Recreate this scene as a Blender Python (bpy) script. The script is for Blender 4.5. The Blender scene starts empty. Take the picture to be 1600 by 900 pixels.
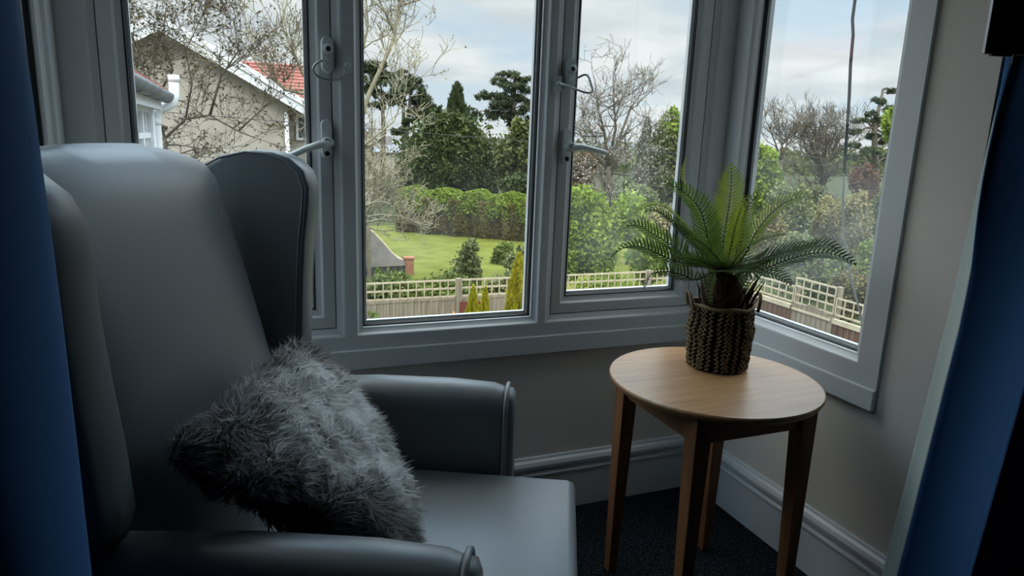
import bpy, bmesh, math, random
import numpy as np
from mathutils import Vector, Matrix

SC = bpy.context.scene
COL = SC.collection
# ------------------------------------------------------------------ camera
FPX = 1062.4
EYE = np.array([0.0, 0.0, 1.1])
def _ax(a, i):
    c, s = math.cos(a), math.sin(a); M = np.eye(3); j, k = (i+1) % 3, (i+2) % 3
    M[j, j] = c; M[k, k] = c; M[j, k] = -s; M[k, j] = s; return M
ROT = _ax(-0.38386, 2) @ _ax(math.pi/2 - 0.214605, 0) @ _ax(0.036767, 2)
cd = bpy.data.cameras.new('camera'); cam = bpy.data.objects.new('camera', cd); COL.objects.link(cam)
cd.sensor_fit = 'HORIZONTAL'; cd.sensor_width = 36.0; cd.lens = 36.0*FPX/1600.0
cd.clip_start = 0.02; cd.clip_end = 2000
cam.matrix_world = Matrix([list(ROT[i]) + [EYE[i]] for i in range(3)] + [[0, 0, 0, 1]])
SC.camera = cam
# ------------------------------------------------------------------ colour management, light
SC.view_settings.view_transform = 'Standard'; SC.view_settings.look = 'None'
SC.view_settings.gamma = 1.0; SC.view_settings.use_curve_mapping = False
SC.view_settings.exposure = 0.0
SC.cycles.max_bounces = 10; SC.cycles.diffuse_bounces = 6; SC.cycles.glossy_bounces = 4
SC.cycles.transparent_max_bounces = 16; SC.cycles.transmission_bounces = 6
SC.cycles.sample_clamp_indirect = 6.0

def L(r, g, b):
    f = lambda v: (v/255/12.92 if v/255 <= 0.04045 else ((v/255+0.055)/1.055)**2.4)
    return (f(r), f(g), f(b), 1.0)

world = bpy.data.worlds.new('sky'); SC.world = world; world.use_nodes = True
SKY_TOP = 6.8     # sky overhead boosted beyond the strip above the horizon, added to light the room
def build_sky():
    nt = world.node_tree; nt.nodes.clear(); N = nt.nodes.new; K = nt.links.new
    out = N('ShaderNodeOutputWorld'); bg = N('ShaderNodeBackground'); K(bg.outputs[0], out.inputs[0])
    tc = N('ShaderNodeTexCoord'); sep = N('ShaderNodeSeparateXYZ'); K(tc.outputs['Generated'], sep.inputs[0])
    zz = N('ShaderNodeMath'); zz.operation = 'MAXIMUM'; zz.inputs[1].default_value = 0.0; K(sep.outputs[2], zz.inputs[0])
    za = N('ShaderNodeMath'); za.operation = 'ADD'; za.inputs[1].default_value = 0.13; K(zz.outputs[0], za.inputs[0])
    dx = N('ShaderNodeMath'); dx.operation = 'DIVIDE'; K(sep.outputs[0], dx.inputs[0]); K(za.outputs[0], dx.inputs[1])
    dy = N('ShaderNodeMath'); dy.operation = 'DIVIDE'; K(sep.outputs[1], dy.inputs[0]); K(za.outputs[0], dy.inputs[1])
    cb = N('ShaderNodeCombineXYZ'); K(dx.outputs[0], cb.inputs[0]); K(dy.outputs[0], cb.inputs[1])
    mp = N('ShaderNodeMapping'); mp.inputs['Location'].default_value = (2.3, 0.4, 0); K(cb.outputs[0], mp.inputs[0])
    n1 = N('ShaderNodeTexNoise'); n1.inputs['Scale'].default_value = 0.62; n1.inputs['Detail'].default_value = 7; n1.inputs['Roughness'].default_value = 0.52
    n1.inputs['Distortion'].default_value = 0.3
    K(mp.outputs[0], n1.inputs['Vector'])
    r1 = N('ShaderNodeValToRGB'); r1.color_ramp.elements[0].position = 0.37; r1.color_ramp.elements[1].position = 0.50
    r1.color_ramp.elements[0].color = (0, 0, 0, 1); r1.color_ramp.elements[1].color = (1, 1, 1, 1); K(n1.outputs[0], r1.inputs[0])
    n2 = N('ShaderNodeTexNoise'); n2.inputs['Scale'].default_value = 1.3; n2.inputs['Detail'].default_value = 6; K(mp.outputs[0], n2.inputs['Vector'])
    cl = N('ShaderNodeValToRGB'); cl.color_ramp.elements[0].position = 0.36; cl.color_ramp.elements[1].position = 0.60
    cl.color_ramp.elements[0].color = L(212, 220, 228); cl.color_ramp.elements[1].color = L(244, 247, 249); K(n2.outputs[0], cl.inputs[0])
    blue = N('ShaderNodeValToRGB'); blue.color_ramp.elements[0].position = 0.0; blue.color_ramp.elements[1].position = 0.5
    blue.color_ramp.elements[0].color = L(222, 233, 242); blue.color_ramp.elements[1].color = L(150, 200, 240); K(zz.outputs[0], blue.inputs[0])
    mx = N('ShaderNodeMixRGB'); K(r1.outputs[0], mx.inputs[0]); K(blue.outputs[0], mx.inputs[1]); K(cl.outputs[0], mx.inputs[2])
    K(mx.outputs[0], bg.inputs[0]); 
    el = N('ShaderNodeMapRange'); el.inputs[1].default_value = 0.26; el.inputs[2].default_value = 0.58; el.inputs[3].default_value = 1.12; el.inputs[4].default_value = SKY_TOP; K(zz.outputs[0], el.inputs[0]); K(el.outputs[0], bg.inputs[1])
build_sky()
sd = bpy.data.lights.new('sun', 'SUN'); sd.energy = 1.6; sd.angle = math.radians(8); sd.color = (1.0, 0.95, 0.86)
sun = bpy.data.objects.new('sun', sd); COL.objects.link(sun)
sun.rotation_euler = (math.radians(46), 0, math.radians(-38)); sun.location = (0, -10, 20)

# ------------------------------------------------------------------ helpers
def ray(x, y): return ROT @ np.array([(x-800)/FPX, -(y-450)/FPX, -1.0])
def W(x, y, Y):
    """world point seen at photo pixel (x, y) at depth Y"""
    d = ray(x, y); return EYE + d*(Y/d[1])
def WD(x, y, D):
    d = ray(x, y); return EYE + d*(D/np.linalg.norm(d))

class MB:
    def __init__(s): s.v = []; s.f = []; s.mi = []; s.sm = []; s.n = 0
    def add(s, vs, fs, m=0, smooth=False):
        b = s.n; s.v.extend([tuple(map(float, p)) for p in vs]); s.n += len(vs)
        for f in fs: s.f.append(tuple(b+i for i in f)); s.mi.append(m); s.sm.append(smooth)
    def box(s, x0, x1, y0, y1, z0, z1, m=0):
        v = [(x0,y0,z0),(x1,y0,z0),(x1,y1,z0),(x0,y1,z0),(x0,y0,z1),(x1,y0,z1),(x1,y1,z1),(x0,y1,z1)]
        s.add(v, [(0,3,2,1),(4,5,6,7),(0,1,5,4),(1,2,6,5),(2,3,7,6),(3,0,4,7)], m)
    def hexa(s, bot, top, m=0):
        s.add(list(bot)+list(top), [(0,3,2,1),(4,5,6,7),(0,1,5,4),(1,2,6,5),(2,3,7,6),(3,0,4,7)], m)
    def tube(s, pts, rad, sides=6, m=0, caps=True, smooth=True, flat=1.0, up=(0,0,1)):
        pts = [np.asarray(p, float) for p in pts]; n = len(pts)
        if np.isscalar(rad): rad = [rad]*n
        vs = []; prev = None
        for i in range(n):
            t = pts[min(i+1, n-1)]-pts[max(i-1, 0)]; l = np.linalg.norm(t); t = t/l if l > 1e-9 else np.array([0,0,1.])
            ref = prev if prev is not None else (np.array(up, float) if abs(t@np.array(up, float)) < 0.95 else np.array([1., 0, 0]))
            a = ref-(ref@t)*t; a /= max(np.linalg.norm(a), 1e-9); prev = a; b = np.cross(t, a)
            for k in range(sides):
                th = 2*math.pi*k/sides; vs.append(pts[i]+rad[i]*(math.cos(th)*a*flat+math.sin(th)*b))
        fs = []
        for i in range(n-1):
            for k in range(sides):
                k2 = (k+1) % sides; fs.append((i*sides+k, i*sides+k2, (i+1)*sides+k2, (i+1)*sides+k))
        if caps: fs.append(tuple(range(sides-1, -1, -1))); fs.append(tuple((n-1)*sides+k for k in range(sides)))
        s.add(vs, fs, m, smooth)
    def lathe(s, prof, seg=48, c=(0,0,0), m=0, smooth=True, capb=False, capt=False):
        vs = []; n = len(prof)
        for r, z in prof:
            for k in range(seg):
                a = 2*math.pi*k/seg; vs.append((c[0]+r*math.cos(a), c[1]+r*math.sin(a), c[2]+z))
        fs = [(i*seg+k, i*seg+(k+1)%seg, (i+1)*seg+(k+1)%seg, (i+1)*seg+k) for i in range(n-1) for k in range(seg)]
        s.add(vs, fs, m, smooth)
        if capb: s.add([vs[k] for k in range(seg)], [tuple(range(seg-1,-1,-1))], m)
        if capt: s.add([vs[(n-1)*seg+k] for k in range(seg)], [tuple(range(seg))], m)
    def build(s, name, mats, parent=None, link=True):
        me = bpy.data.meshes.new(name); me.from_pydata(s.v, [], s.f)
        if not isinstance(mats, (list, tuple)): mats = [mats]
        for m in mats: me.materials.append(m)
        me.polygons.foreach_set('material_index', s.mi); me.polygons.foreach_set('use_smooth', s.sm)
        me.update()
        o = bpy.data.objects.new(name, me)
        if link: COL.objects.link(o)
        if parent is not None: o.parent = parent
        return o

def quads(name, V, mat, parent=None, tint=None, per=4, smooth=False):
    """V: (N, per, 3) array -> one mesh of N polygons with per corners; tint: (N,) or (N,per) attribute"""
    N = len(V); me = bpy.data.meshes.new(name)
    me.vertices.add(N*per); me.vertices.foreach_set('co', np.ascontiguousarray(V, np.float32).ravel())
    me.loops.add(N*per); me.loops.foreach_set('vertex_index', np.arange(N*per, dtype=np.int32))
    me.polygons.add(N); me.polygons.foreach_set('loop_start', np.arange(0, N*per, per, dtype=np.int32))
    try: me.polygons.foreach_set('loop_total', np.full(N, per, np.int32))
    except Exception: pass
    me.update(calc_edges=True)
    if tint is not None:
        at = me.attributes.new('tint', 'FLOAT', 'POINT'); tint = np.asarray(tint, np.float32)
        if tint.ndim == 1: tint = np.repeat(tint, per)
        at.data.foreach_set('value', tint.ravel())
    if smooth: me.polygons.foreach_set('use_smooth', np.ones(N, bool))
    me.materials.append(mat)
    o = bpy.data.objects.new(name, me); COL.objects.link(o)
    if parent is not None: o.parent = parent
    return o

def tag(o, label, cat, group=None, kind=None):
    o['label'] = label; o['category'] = cat
    if group: o['group'] = group
    if kind: o['kind'] = kind
    return o
def thing(name, label, cat, loc=(0,0,0), rz=0.0, group=None):
    o = bpy.data.objects.new(name, None); COL.objects.link(o); o.location = tuple(map(float, loc)); o.rotation_euler = (0,0,rz)
    o.empty_display_size = 0.1
    return tag(o, label, cat, group)
def struct(o, label, cat):
    o['kind'] = 'structure'; o['label'] = label; o['category'] = cat; return o
def bevel(o, w=0.004, seg=2, ang=35):
    m = o.modifiers.new('bevel', 'BEVEL'); m.width = w; m.segments = seg; m.limit_method = 'ANGLE'; m.angle_limit = math.radians(ang)
    m.harden_normals = False; return o
def subd(o, lv=2):
    m = o.modifiers.new('sub', 'SUBSURF'); m.levels = lv; m.render_levels = lv
    o.data.polygons.foreach_set('use_smooth', [True]*len(o.data.polygons)); return o

# ------------------------------------------------------------------ materials
def mat(name, color, rough=0.6, spec=0.5, metal=0.0, var=0.0, vscale=8.0, bump=0.0, bscale=60.0, color2=None, stretch=None, coat=0.0, ramp=(0.35, 0.65)):
    m = bpy.data.materials.new(name); m.use_nodes = True; nt = m.node_tree; b = nt.nodes['Principled BSDF']
    b.inputs['Base Color'].default_value = color; b.inputs['Roughness'].default_value = rough
    b.inputs['Specular IOR Level'].default_value = spec; b.inputs['Metallic'].default_value = metal
    if coat: b.inputs['Coat Weight'].default_value = coat; b.inputs['Coat Roughness'].default_value = 0.2
    N = nt.nodes.new; K = nt.links.new
    tc = N('ShaderNodeTexCoord'); src = tc.outputs['Object']
    if stretch:
        mp = N('ShaderNodeMapping'); mp.inputs['Scale'].default_value = stretch; K(src, mp.inputs[0]); src = mp.outputs[0]
    if var or color2:
        n = N('ShaderNodeTexNoise'); n.inputs['Scale'].default_value = vscale; n.inputs['Detail'].default_value = 6; K(src, n.inputs['Vector'])
        r = N('ShaderNodeValToRGB'); r.color_ramp.elements[0].position = ramp[0]; r.color_ramp.elements[1].position = ramp[1]
        c2 = color2 or tuple(min(1, c*(1+var)) for c in color[:3])+(1,)
        c1 = color if color2 else tuple(c*(1-var) for c in color[:3])+(1,)
        r.color_ramp.elements[0].color = c1; r.color_ramp.elements[1].color = c2
        K(n.outputs[0], r.inputs[0]); K(r.outputs[0], b.inputs['Base Color'])
    if bump:
        n = N('ShaderNodeTexNoise'); n.inputs['Scale'].default_value = bscale; n.inputs['Detail'].default_value = 5; K(src, n.inputs['Vector'])
        bp = N('ShaderNodeBump'); bp.inputs['Strength'].default_value = bump; bp.inputs['Distance'].default_value = 0.01
        K(n.outputs[0], bp.inputs['Height']); K(bp.outputs[0], b.inputs['Normal'])
    return m

def leafmat(name, c1, c2, trans=0.35, tcol=None, rough=0.6, c3=None):
    """leaves: colour runs over the mesh's own 'tint' attribute, part of the light passes through"""
    m = bpy.data.materials.new(name); m.use_nodes = True; nt = m.node_tree; nt.nodes.clear(); N = nt.nodes.new; K = nt.links.new
    out = N('ShaderNodeOutputMaterial'); a = N('ShaderNodeAttribute'); a.attribute_name = 'tint'
    r = N('ShaderNodeValToRGB'); r.color_ramp.elements[0].position = 0; r.color_ramp.elements[1].position = 1
    r.color_ramp.elements[0].color = c1; r.color_ramp.elements[1].color = c2
    if c3: e = r.color_ramp.elements.new(0.5); e.color = c3
    K(a.outputs['Fac'], r.inputs[0])
    p = N('ShaderNodeBsdfPrincipled'); p.inputs['Roughness'].default_value = rough; p.inputs['Specular IOR Level'].default_value = 0.3; K(r.outputs[0], p.inputs['Base Color'])
    t = N('ShaderNodeBsdfTranslucent')
    if tcol: t.inputs[0].default_value = tcol
    else: K(r.outputs[0], t.inputs[0])
    mx = N('ShaderNodeMixShader'); mx.inputs[0].default_value = trans; K(p.outputs[0], mx.inputs[1]); K(t.outputs[0], mx.inputs[2]); K(mx.outputs[0], out.inputs[0])
    return m

def glassmat(name, haze=0.0):
    m = bpy.data.materials.new(name); m.use_nodes = True; nt = m.node_tree; nt.nodes.clear(); N = nt.nodes.new; K = nt.links.new
    out = N('ShaderNodeOutputMaterial'); t = N('ShaderNodeBsdfTransparent'); t.inputs[0].default_value = (0.93, 0.95, 0.94, 1)
    g = N('ShaderNodeBsdfGlossy'); g.inputs['Roughness'].default_value = 0.02; g.inputs[0].default_value = (1, 1, 1, 1)
    lw = N('ShaderNodeLayerWeight'); pw = N('ShaderNodeMath'); pw.operation = 'POWER'; pw.inputs[1].default_value = 5.0; K(lw.outputs['Facing'], pw.inputs[0])
    fr = N('ShaderNodeMath'); fr.operation = 'MULTIPLY_ADD'; fr.inputs[1].default_value = 0.6; fr.inputs[2].default_value = 0.04; K(pw.outputs[0], fr.inputs[0])
    mx = N('ShaderNodeMixShader'); K(fr.outputs[0], mx.inputs[0]); K(t.outputs[0], mx.inputs[1]); K(g.outputs[0], mx.inputs[2])
    last = mx
    if haze:
        # reflection haze on dirty glass, painted as a whitish veil in cloudy low patches
        tl = N('ShaderNodeBsdfTranslucent'); tl.inputs[0].default_value = (0.85, 0.9, 0.9, 1)
        tc = N('ShaderNodeTexCoord'); n = N('ShaderNodeTexNoise'); n.inputs['Scale'].default_value = 3.5; n.inputs['Detail'].default_value = 5; K(tc.outputs['Object'], n.inputs['Vector'])
        sp = N('ShaderNodeSeparateXYZ'); K(tc.outputs['Object'], sp.inputs[0])
        mr = N('ShaderNodeMapRange'); mr.inputs[1].default_value = 1.12; mr.inputs[2].default_value = 0.92; mr.inputs[3].default_value = 0.04; mr.inputs[4].default_value = 1.0; K(sp.outputs[2], mr.inputs[0])
        mb = N('ShaderNodeMapRange'); mb.inputs[1].default_value = 0.70; mb.inputs[2].default_value = 0.80; mb.inputs[3].default_value = 0.15; mb.inputs[4].default_value = 1.0; K(sp.outputs[2], mb.inputs[0])
        mm = N('ShaderNodeMath'); mm.operation = 'MULTIPLY'; K(mr.outputs[0], mm.inputs[0]); K(mb.outputs[0], mm.inputs[1]); mr = mm
        rr = N('ShaderNodeMapRange'); rr.inputs[1].default_value = 0.35; rr.inputs[2].default_value = 0.7; K(n.outputs[0], rr.inputs[0])
        mu = N('ShaderNodeMath'); mu.operation = 'MULTIPLY'; K(mr.outputs[0], mu.inputs[0]); K(rr.outputs[0], mu.inputs[1])
        m2 = N('ShaderNodeMath'); m2.operation = 'MULTIPLY'; m2.inputs[1].default_value = haze; K(mu.outputs[0], m2.inputs[0])
        mx2 = N('ShaderNodeMixShader'); K(m2.outputs[0], mx2.inputs[0]); K(mx.outputs[0], mx2.inputs[1]); K(tl.outputs[0], mx2.inputs[2]); last = mx2
    K(last.outputs[0], out.inputs[0]); return m

M = {}
M['wall'] = mat('painted plaster', (0.60, 0.565, 0.515, 1), 0.85, 0.2, var=0.04, vscale=3, bump=0.04, bscale=220)
M['ceil'] = mat('white ceiling paint', (0.75, 0.75, 0.74, 1), 0.9, 0.2)
M['upvc'] = mat('white window plastic', (0.56, 0.58, 0.595, 1), 0.38, 0.5)
M['handle'] = mat('white lacquered metal', (0.62, 0.66, 0.66, 1), 0.4, 0.5)
M['gasket'] = mat('black rubber seal', (0.012, 0.014, 0.016, 1), 0.6, 0.3)
M['spacer'] = mat('aluminium spacer bar', (0.65, 0.68, 0.7, 1), 0.4, 0.5, metal=0.3)
M['steel'] = mat('steel cable', (0.35, 0.37, 0.38, 1), 0.35, 0.5, metal=0.6)
M['skirting'] = mat('white gloss woodwork', (0.52, 0.54, 0.56, 1), 0.35, 0.5)
M['carpet'] = mat('dark flecked carpet', (0.004, 0.006, 0.009, 1), 0.95, 0.1, color2=(0.075, 0.085, 0.095, 1), vscale=170, ramp=(0.52, 0.74), bump=0.6, bscale=320)
M['vinyl'] = mat('grey blue vinyl upholstery', (0.150, 0.163, 0.170, 1), 0.38, 0.5, bump=0.03, bscale=300)
M['piping'] = mat('grey vinyl piping', (0.20, 0.21, 0.22, 1), 0.4, 0.5)
M['darkwood'] = mat('dark wood', (0.05, 0.03, 0.02, 1), 0.5, 0.4)
M['wood'] = mat('oak veneer', (0.30, 0.155, 0.066, 1), 0.34, 0.5, color2=(0.42, 0.235, 0.11, 1), vscale=5, stretch=(1.2, 14, 1.2), ramp=(0.3, 0.7))
M['woodleg'] = mat('beech legs', (0.14, 0.058, 0.023, 1), 0.42, 0.45, color2=(0.20, 0.088, 0.036, 1), vscale=6, stretch=(12, 12, 1.0))
M['seagrass'] = mat('plaited seagrass', (0.11, 0.078, 0.04, 1), 0.75, 0.25, color2=(0.22, 0.17, 0.09, 1), vscale=40)
M['seagrass_dark'] = mat('dark basket weave', (0.016, 0.011, 0.007, 1), 0.9, 0.1)
M['husk'] = mat('brown husk fibre', (0.045, 0.022, 0.014, 1), 0.85, 0.2, var=0.4, vscale=30)
M['bluecurtain'] = mat('blue curtain cloth', (0.046, 0.125, 0.29, 1), 0.85, 0.15, bump=0.04, bscale=700)
M['lining'] = mat('pale curtain lining', (0.36, 0.41, 0.38, 1), 0.9, 0.1, bump=0.05, bscale=400)
M['blackplastic'] = mat('black plastic', (0.006, 0.006, 0.007, 1), 0.35, 0.5)
M['screen'] = mat('black screen', (0.002, 0.002, 0.003, 1), 0.12, 0.5)
M['silver'] = mat('silver edge', (0.45, 0.47, 0.5, 1), 0.3, 0.5, metal=0.7)
M['glass'] = glassmat('window glass', 0.03)
M['glass_hazy'] = glassmat('hazy window glass', 0.12)
M['fur'] = leafmat('grey fur', (0.060, 0.051, 0.045, 1), (0.98, 0.98, 0.97, 1), 0.5, rough=0.7, c3=(0.62, 0.60, 0.58, 1))
M['furskin'] = mat('dark fur backing', (0.02, 0.018, 0.016, 1), 0.9, 0.1)
M['fern'] = leafmat('fern leaflets', (0.007, 0.050, 0.020, 1), (0.36, 0.44, 0.035, 1), 0.5, rough=0.5)
M['fernstem'] = mat('fern stem', (0.05, 0.08, 0.02, 1), 0.5, 0.3)

# ------------------------------------------------------------------ room shell
XL, XR, YF = -0.345, 1.372, 1.712     # inner faces of the bay
WT, YM = 0.16, 0.93                   # wall thickness, plane where the bay opens into the room
RX0, RX1, RY0, H = -2.5, 3.0, -3.4, 2.35
ZB, ZT = 0.53, 2.08                   # window opening
b = MB(); b.box(RX0, RX1, RY0, YM+0.001, -0.2, 0.0); b.box(XL-WT, XR+WT, YM, YF+WT, -0.2, 0.0)
struct(b.build('floor', M['carpet']), 'dark flecked carpet covering the bay floor', 'floor')
b = MB(); b.box(RX0-WT, RX1+WT, RY0-WT, YM+WT, H, H+0.15); b.box(XL-WT, XR+WT, YM, YF+WT, H, H+0.15)
struct(b.build('ceiling', M['ceil']), 'white ceiling above the bay window', 'ceiling')
b = MB(); b.box(XL-WT, XR+WT, YF, YF+WT, -0.2, ZB); b.box(XL-WT, XR+WT, YF, YF+WT, ZT, H)
struct(b.build('wall_front', M['wall']), 'beige wall below the three light front window', 'wall')
b = MB()
b.box(XR, XR+WT, YM, YF, -0.2, ZB); b.box(XR, XR+WT, YM, YF, ZT, H); b.box(XR, XR+WT, YM, 1.10, ZB, ZT)
struct(b.build('wall_right', M['wall']), 'beige side wall of the bay beside the single pane window', 'wall')
b = MB(); b.box(XL-WT, XL, YM, YF, -0.2, ZB); b.box(XL-WT, XL, YM, YF, ZT, H); b.box(XL-WT, XL, YM, 1.0, ZB, ZT)
struct(b.build('wall_left', M['wall']), 'side wall of the bay behind the wing chair', 'wall')
b = MB()
b.box(RX0-WT, XL-WT, YM, YM+WT, -0.2, H); b.box(XR+WT, RX1+WT, YM, YM+WT, -0.2, H)          # returns beside the bay
b.box(RX0-WT, RX0, RY0-WT, YM, -0.2, H); b.box(RX1, RX1+WT, RY0-WT, YM, -0.2, H)
b.box(RX0, RX1, RY0-WT, RY0, -0.2, H)
M['room'] = mat('darkened room walls', (0.20, 0.20, 0.20, 1), 0.9, 0.2)  # unseen walls toned dark to cut the light bounced into the bay
struct(b.build('wall_back', M['room']), 'walls of the room behind the curtains, darkened to cut bounced light', 'wall')

# skirting boards: moulded profile run along both bay walls
PROF = [(0, 0), (0.018, 0), (0.018, 0.118), (0.021, 0.122), (0.021, 0.128), (0.013, 0.132), (0.013, 0.138), (0.022, 0.146), (0.023, 0.156), (0.018, 0.166), (0.010, 0.171), (0.008, 0.177), (0, 0.178)]
def skirting(name, p0, p1, nrm, label):
    b = MB(); p0 = np.array(p0, float); p1 = np.array(p1, float); n = np.array(nrm, float); vs = []
    for p in (p0, p1):
        for d, z in PROF: vs.append((p[0]+n[0]*d, p[1]+n[1]*d, z))
    k = len(PROF); b.add(vs, [(i, i+1, k+i+1, k+i) for i in range(k-1)] + [tuple(range(k)), tuple(range(2*k-1, k-1, -1))])
    return struct(b.build(name, M['skirting']), label, 'skirting board')
skirting('baseboard_front', (XL, YF), (XR, YF), (0, -1), 'tall white skirting board under the front window')
skirting('baseboard_right', (XR, YF-0.0235), (XR, YM), (-1, 0), 'tall white skirting board along the right bay wall')
skirting('baseboard_left', (XL, YF-0.0235), (XL, YM), (1, 0), 'white skirting board along the left bay wall')

# ------------------------------------------------------------------ windows
def plane_map(kind):
    if kind == 'front': return lambda a, d, z: (a, YF+d, z)       # a = x, d = depth outwards
    if kind == 'right': return lambda a, d, z: (XR+d, a, z)       # a = y
    return lambda a, d, z: (XL-d, a, z)
def mring(b, mp, a0, a1, z0, z1, prof, m=0, smooth=False):
    """mitred ring: prof = [(inset, depth)...] swept round the rectangle"""
    vs = []
    for ins, d in prof:
        vs += [mp(a0+ins, d, z0+ins), mp(a1-ins, d, z0+ins), mp(a1-ins, d, z1-ins), mp(a0+ins, d, z1-ins)]
    fs = [(i*4+k, i*4+(k+1) % 4, (i+1)*4+(k+1) % 4, (i+1)*4+k) for i in range(len(prof)-1) for k in range(4)]
    b.add(vs, fs, m, smooth)
def mbox(b, mp, a0, a1, z0, z1, d0, d1, m=0):
    c = [mp(a0, d0, z0), mp(a1, d0, z0), mp(a1, d1, z0), mp(a0, d1, z0)]; t = [mp(a0, d0, z1), mp(a1, d0, z1), mp(a1, d1, z1), mp(a0, d1, z1)]
    b.hexa(c, t, m)
F0 = -0.010            # frame face stands 10 mm proud of the plaster
OVOLO = [(0, F0), (0.003, F0+0.001), (0.008, F0+0.006), (0.016, F0+0.010), (0.021, F0+0.012), (0.022, F0+0.018)]
GZ = 0.022             # depth of the panes
def gasket_and_pane(root, mp, a0, a1, z0, z1, glass, d=GZ):
    g = MB(); mring(g, mp, a0-0.004, a1+0.004, z0-0.004, z1+0.004, [(0, d-0.008), (0.004, d-0.010), (0.0065, d-0.004), (0.0065, d)])
    g.build('rubber_seal', M['gasket'], root)
    s = MB(); mring(s, mp, a0+0.002, a1-0.002, z0+0.002, z1-0.002, [(0.0, d+0.003), (0.007, d+0.003), (0.007, d+0.016), (0.0, d+0.016)])
    s.build('spacer_bar', M['spacer'], root)
    p = MB(); mbox(p, mp, a0-0.004, a1+0.004, z0-0.004, z1+0.004, d, d+0.004)
    return p.build('pane', glass, root)
def fixed_light(fb, root, mp, a0, a1, z0, z1, glass):
    mring(fb, mp, a0, a1, z0, z1, [(0, F0), (0.003, F0+0.001), (0.008, F0+0.008), (0.014, F0+0.012), (0.019, F0+0.014), (0.020, F0+0.024)])
    mring(fb, mp, a0+0.020, a1-0.020, z0+0.020, z1-0.020, [(0, F0+0.024), (0.0, GZ+0.02)])
    gasket_and_pane(root, mp, a0+0.023, a1-0.023, z0+0.023, z1-0.023, glass)
def opening_sash(fb, root, mp, a0, a1, z0, z1, glass):
    mring(fb, mp, a0, a1, z0, z1, OVOLO + [(0.022, 0.05)])
    s = MB(); i0 = 0.0235
    P = [(0, 0.045), (0, F0+0.013), (0.0015, F0+0.0115), (0.028, F0+0.0115), (0.030, F0+0.013), (0.034, F0+0.018), (0.042, F0+0.022), (0.046, F0+0.023), (0.047, GZ-0.008), (0.047, GZ+0.02)]
    mring(s, mp, a0+i0, a1-i0, z0+i0, z1-i0, P)
    sash = s.build('sash', M['upvc'], root)
    ins = i0+0.050
    gasket_and_pane(sash, mp, a0+ins, a1-ins, z0+ins, z1-ins, glass)
    return sash
def smooth_path(pts, k=6):
    pts = [np.asarray(p, float) for p in pts]; Q = [2*pts[0]-pts[1]]+pts+[2*pts[-1]-pts[-2]]; out = []
    for i in range(1, len(Q)-2):
        for j in range(k):
            t = j/k; a, b_, c, d = Q[i-1:i+3]; out.append(0.5*((2*b_)+(c-a)*t+(2*a-5*b_+4*c-d)*t*t+(3*b_-a-3*c+d)*t**3))
    return out+[pts[-1]]
def rounded_plate(b, mp, ac, zc, w, h, d0, d1, m=0, seg=8):
    out = []
    for k in range(2*seg+2):
        t = math.pi*(k if k <= seg else k-1)/seg
        zz = zc + (h/2-w/2)*(1 if k <= seg else -1) + w/2*math.sin(t)
        out.append((ac+w/2*math.cos(t), zz))
    n = len(out); vs = [mp(a, d0, z) for a, z in out]+[mp(ac+(a-ac)*0.86, d1, zc+(z-zc)*0.96) for a, z in out]
    b.add(vs, [(k, (k+1) % n, n+(k+1) % n, n+k) for k in range(n)]+[tuple(range(n, 2*n))], m)

def lever_handle(sash, mp, ac, zc, face, lever, label):
    """espagnolette handle: back plate with a screw hole, hub with a key barrel, cranked lever"""
    b = MB(); rounded_plate(b, mp, ac, zc, 0.027, 0.092, face, face-0.011)
    o = b.build('window_handle', M['handle'], sash); o['label'] = label
    b = MB(); pts = [mp(ac+lever[0][0], face-0.010, zc+lever[0][1])] + [mp(ac+x, face-0.010-dd, zc+z) for x, z, dd in lever[1:]]
    b.tube([mp(ac, face-0.009, zc+lever[0][1]), mp(ac, face-0.034, zc+lever[0][1])], 0.0135, 14)
    b.tube(pts, [0.012, 0.0135, 0.012, 0.0105, 0.0095, 0.009, 0.007][:len(pts)], 10, flat=0.75)
    b.tube([mp(ac+lever[1][0]*0.5, face-0.030, zc+lever[0][1]+0.001), mp(ac+lever[1][0]*0.5, face-0.0385, zc+lever[0][1]+0.001)], 0.0075, 12, m=1)
    b.tube([mp(ac, face-0.009, zc-0.034), mp(ac, face-0.0125, zc-0.034)], 0.006, 12, m=1)
    b.build('lever', [M['handle'], M['gasket']], sash)
def restrictor(sash, root, mp, ac, zc, face, anchor, loop, label):
    """cable restrictor: lock body on the sash, small anchor plate on the mullion, steel cable looped between"""
    b = MB(); rounded_plate(b, mp, ac, zc, 0.030, 0.082, face, face-0.018)
    b.tube([mp(ac, face-0.016, zc+0.012), mp(ac, face-0.024, zc+0.012)], 0.012, 14)
    b.tube([mp(ac, face-0.0235, zc+0.012), mp(ac, face-0.0245, zc+0.012)], 0.006, 10, m=1)
    b.tube([mp(ac-0.004, face-0.012, zc-0.017), mp(ac-0.004, face-0.030, zc-0.017)], 0.006, 10)
    o = b.build('restrictor_lock', [M['handle'], M['gasket']], sash); o['label'] = label
    b = MB(); A, Z = anchor
    mbox(b, mp, A-0.011, A+0.011, Z-0.020, Z+0.020, F0, F0-0.004)
    b.tube([mp(A, F0-0.003, Z), mp(A, F0-0.014, Z)], 0.006, 10)
    b.build('restrictor_anchor', M['handle'], root)
    b = MB(); b.tube(smooth_path([mp(*p) for p in loop]), 0.0028, 8)
    b.build('restrictor_cable', M['steel'], sash)

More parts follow.
